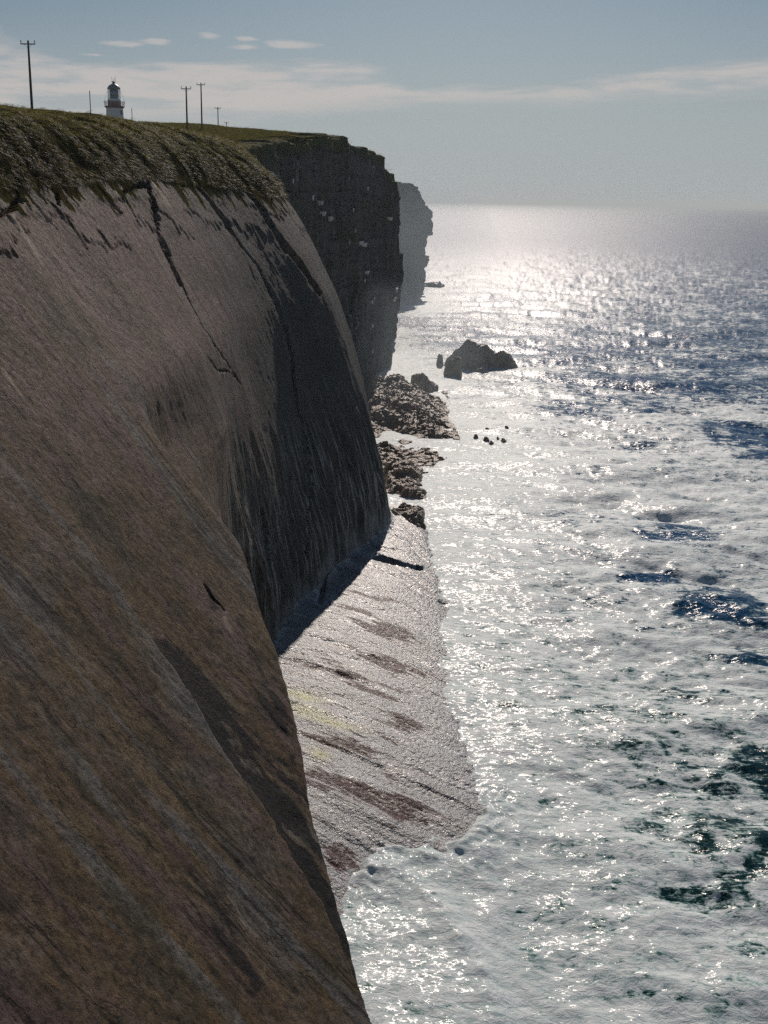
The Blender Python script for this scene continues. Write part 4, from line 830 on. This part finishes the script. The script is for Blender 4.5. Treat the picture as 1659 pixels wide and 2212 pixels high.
# ------------------------------------------------------------------ power poles
def copy_tree(o):
    c = o.copy(); sc.collection.objects.link(c)
    for ch in list(o.children):
        d = ch.copy(); sc.collection.objects.link(d); d.parent = c
        for g in list(ch.children):
            e = g.copy(); sc.collection.objects.link(e); e.parent = d
    return c
def make_pole(h):
    r = empty('power_pole'); MB().ring([(0.17, -1.2), (0.165, 0), (0.14, h * 0.5), (0.11, h), (0.07, h + 0.03)], 10).build('shaft', M_wood, r, True)
    arm = MB().box(-0.85, 0.85, -0.09, -0.17, h - 0.42, h - 0.30).build('crossarm', M_steel, r)
    MB().bar((-0.45, -0.13, h - 0.36), (0, -0.12, h - 0.85), 0.02).build('brace', M_steel, arm); MB().bar((0.45, -0.13, h - 0.36), (0, -0.12, h - 0.85), 0.02).build('brace', M_steel, arm)
    for s in (-1, 1):
        MB().ring([(0.03, h - 0.30), (0.03, h - 0.16), (0.09, h - 0.15), (0.05, h - 0.09), (0.09, h - 0.07), (0.05, h - 0.02), (0.06, h + 0.02)], 8, (s * 0.78, -0.13)).build('insulator', M_porc, r)
    return r
pole = make_pole(8.2)
def place(o, u, vtop, y, htop, label, group, fix=None):
    p = at_y(u, vtop, y); g = ground_at(p[0], y) if fix is None else fix
    o.location = (p[0], y, p[2] - htop); o['label'] = label; o['category'] = 'pole'; o['group'] = group; return g, p[2]
specs = [(60.5, 88, 141, 'tall wooden power pole with crossarm, leftmost and nearest, on the grassy crest'), (402, 187, 203, 'wooden power pole with crossarm planted low on the grass field'),
         (434, 179, 246, 'wooden power pole with crossarm right behind the one low on the field'), (470.5, 231, 338, 'small distant power pole with crossarm, right of the close pair'),
         (489, 263, 430, 'tiny farthest power pole with only its crossarm above the skyline')]
for k, (u, v, y, lab) in enumerate(specs):
    o = pole if k == 0 else copy_tree(pole); g, zt = place(o, u, v, y, 8.2, lab, 'power poles on the headland')
for u, v, y, h, lab in ((193.5, 196, 185, 6.0, 'thin bare post without crossarm, left of the lighthouse'), (284.5, 234, 240, 4.0, 'short thin bare post just right of the lighthouse')):
    o = MB().ring([(0.075, -1), (0.07, 0), (0.06, h), (0.03, h + 0.02)], 8).build('bare_post', M_wood, None, True); g, zt = place(o, u, v, y, h, lab, 'bare posts near the lighthouse')

# ------------------------------------------------------------------ lighthouse
LY = 417.0; pg = at_y(247.5, 229.5, LY); gz = pg[2]            # gallery floor
lh = empty('lighthouse', (pg[0], LY, gz - 15.0)); tag(lh, 'white round lighthouse tower with red gallery and glazed lantern on the headland', 'lighthouse')
T0 = 15.0
MB().ring([(3.35, -4), (3.3, 0), (2.86, T0 - 1.2), (2.82, T0 - 0.65)], 40).build('tower', M_white, lh, True)
MB().ring([(2.83, T0 - 0.65), (3.25, T0 - 0.35), (3.38, T0 - 0.15), (3.38, T0)], 40).build('gallery_corbel', M_red, lh, True)
rl = empty('gallery_railing'); rl.parent = lh
for z in (0.55, 1.05, 1.5):
    rail = MB()
    for k in range(32):
        a, b = 2 * math.pi * k / 32, 2 * math.pi * (k + 1) / 32; r = 3.30 + 0.12 * z; rail.bar((r * math.cos(a), r * math.sin(a), T0 + z), (r * math.cos(b), r * math.sin(b), T0 + z), 0.05)
    rail.build('rail', M_red, rl)
for k in range(16):
    a = 2 * math.pi * k / 16; MB().bar((3.3 * math.cos(a), 3.3 * math.sin(a), T0), (3.5 * math.cos(a), 3.5 * math.sin(a), T0 + 1.6), 0.06).build('railing_post', M_red, rl)
MB().ring([(2.25, T0), (2.25, T0 + 1.35), (2.30, T0 + 1.4), (2.30, T0 + 1.5)], 32).build('lantern_base', M_lens, lh, True)
MB().ring([(2.26, T0 + 1.5), (2.26, T0 + 2.15), (2.08, T0 + 2.2), (2.08, T0 + 2.3)], 32).build('lantern_murette', M_white, lh, True)
lan = MB().ring([(2.02, T0 + 2.3), (2.02, T0 + 5.55)], 32).build('lantern_glazing', M_glass, lh, True)
for k in range(16):
    a = 2 * math.pi * (k + 0.5) / 16; MB().bar((2.06 * math.cos(a), 2.06 * math.sin(a), T0 + 2.3), (2.06 * math.cos(a), 2.06 * math.sin(a), T0 + 5.6), 0.055).build('glazing_bar', M_dkmet, lan)
MB().ring([(1.0, T0 + 2.3), (1.35, T0 + 2.6), (1.45, T0 + 3.9), (1.35, T0 + 5.3), (0.7, T0 + 5.55)], 24).build('lens', M_lens, lh, True)
rf = MB().ring([(2.2, T0 + 5.55), (2.2, T0 + 5.72), (1.95, T0 + 6.25), (1.45, T0 + 6.75), (0.8, T0 + 7.1), (0.5, T0 + 7.25), (0.42, T0 + 7.6), (0.75, T0 + 7.72), (0.75, T0 + 7.82), (0.3, T0 + 8.0), (0.1, T0 + 8.1)], 32).build('lantern_roof', M_dkmet, lh, True)
for dx, h in ((-0.55, 9.35), (0.62, 9.4), (-0.1, 8.9), (0.3, 9.0)):
    MB().bar((dx * 0.8, 0, T0 + 7.75), (dx * 1.3, 0, T0 + h), 0.045).ring([(0.05, T0 + h), (0.14, T0 + h + 0.06), (0.05, T0 + h + 0.12)], 8, (dx * 1.3, 0)).build('wind_sensor', M_dkmet, rf)
for s in (-1, 1):
    hoop = MB(); q = [(s * (2.15 + 1.2 * math.sin(math.pi * t / 16)), 0, T0 + 4.9 - 3.6 * (t / 8)) for t in range(9)]
    for a, b in zip(q[:-1], q[1:]): hoop.bar(a, b, 0.035)
    hoop.build('antenna_hoop', M_dkmet, lh)
a = math.radians(-32)
w = MB().box(-0.05, 0.06, -0.42, 0.42, -0.75, 0.75).build('window', M_dark, lh); w.location = (2.90 * math.cos(a), 2.90 * math.sin(a), T0 - 2.15); w.rotation_euler = (0, 0, a)
fr = MB().box(-0.02, 0.12, -0.52, -0.42, -0.85, 0.85).box(-0.02, 0.12, 0.42, 0.52, -0.85, 0.85).box(-0.02, 0.12, -0.42, 0.42, 0.75, 0.85).box(-0.02, 0.16, -0.42, 0.42, -0.87, -0.75).build('frame', M_white, w)

# ------------------------------------------------------------------ air: sea haze and a drift of spray
hz = MB().box(-58000, 58000, -58000, 58000, -6, 90).build('haze', M_dark); hz.data.materials.clear()
def mat_vol(name, col, dens, g):
    m = bpy.data.materials.new(name); m.use_nodes = True; t = m.node_tree; t.nodes.clear(); o = t.nodes.new('ShaderNodeOutputMaterial')
    v = t.nodes.new('ShaderNodeVolumePrincipled'); v.inputs['Color'].default_value = (*col, 1); v.inputs['Density'].default_value = dens; v.inputs['Anisotropy'].default_value = g
    t.links.new(v.outputs[0], o.inputs['Volume']); return m
hz.data.materials.append(mat_vol('sea_haze', (0.60, 0.68, 0.71), 0.00010, 0.35)); tag(hz, 'thin pale sea haze lying over the whole coast', 'haze', kind='stuff')

def spray(c, r, dens, label, seed):
    u, v = np.meshgrid(np.linspace(0, np.pi, 24), np.linspace(0, 2 * np.pi, 37), indexing='ij')
    k = 1 + 0.22 * fbm(u * 1.5 + np.cos(v), np.sin(v) * 1.3, 3, seed)
    G = np.stack([r[0] * np.sin(u) * np.cos(v) * k, r[1] * np.sin(u) * np.sin(v) * k, r[2] * np.cos(u) * k], 2)
    G[:, -1] = G[:, 0]; n, m = G.shape[:2]; idx = np.arange(n * m).reshape(n, m); idx[:, -1] = idx[:, 0]; idx[0] = 0; idx[-1] = idx[-1, 0]
    a = idx[:-1, :-1].ravel(); b = idx[:-1, 1:].ravel(); cc = idx[1:, 1:].ravel(); d = idx[1:, :-1].ravel(); Vv_ = G.reshape(-1, 3)
    me = bpy.data.meshes.new('sea_spray'); fs = []
    for q in zip(a, b, cc, d):
        f = []
        for x in q:
            if int(x) not in f: f.append(int(x))
        if len(f) > 2: fs.append(f)
    me.from_pydata([tuple(map(float, p)) for p in Vv_], [], [f[::-1] for f in fs]); o = bpy.data.objects.new('sea_spray', me); sc.collection.objects.link(o); o.location = c
    me.materials.append(mat_vol('spray_mist', (0.74, 0.89, 1.0), dens, 0.2)); tag(o, label, 'spray', kind='stuff')
spray((4, 462, 12), (44, 60, 44), 0.0032, 'thin drifting sea spray in front of the far headland', 801)
spray((2, 258, 0), (22, 36, 28), 0.0026, 'mist of sea spray hanging over the inlet behind the mound', 803)
spray((22, 316, 0), (24, 17, 10), 0.006, 'mist of spray around the largest sea rock', 805)
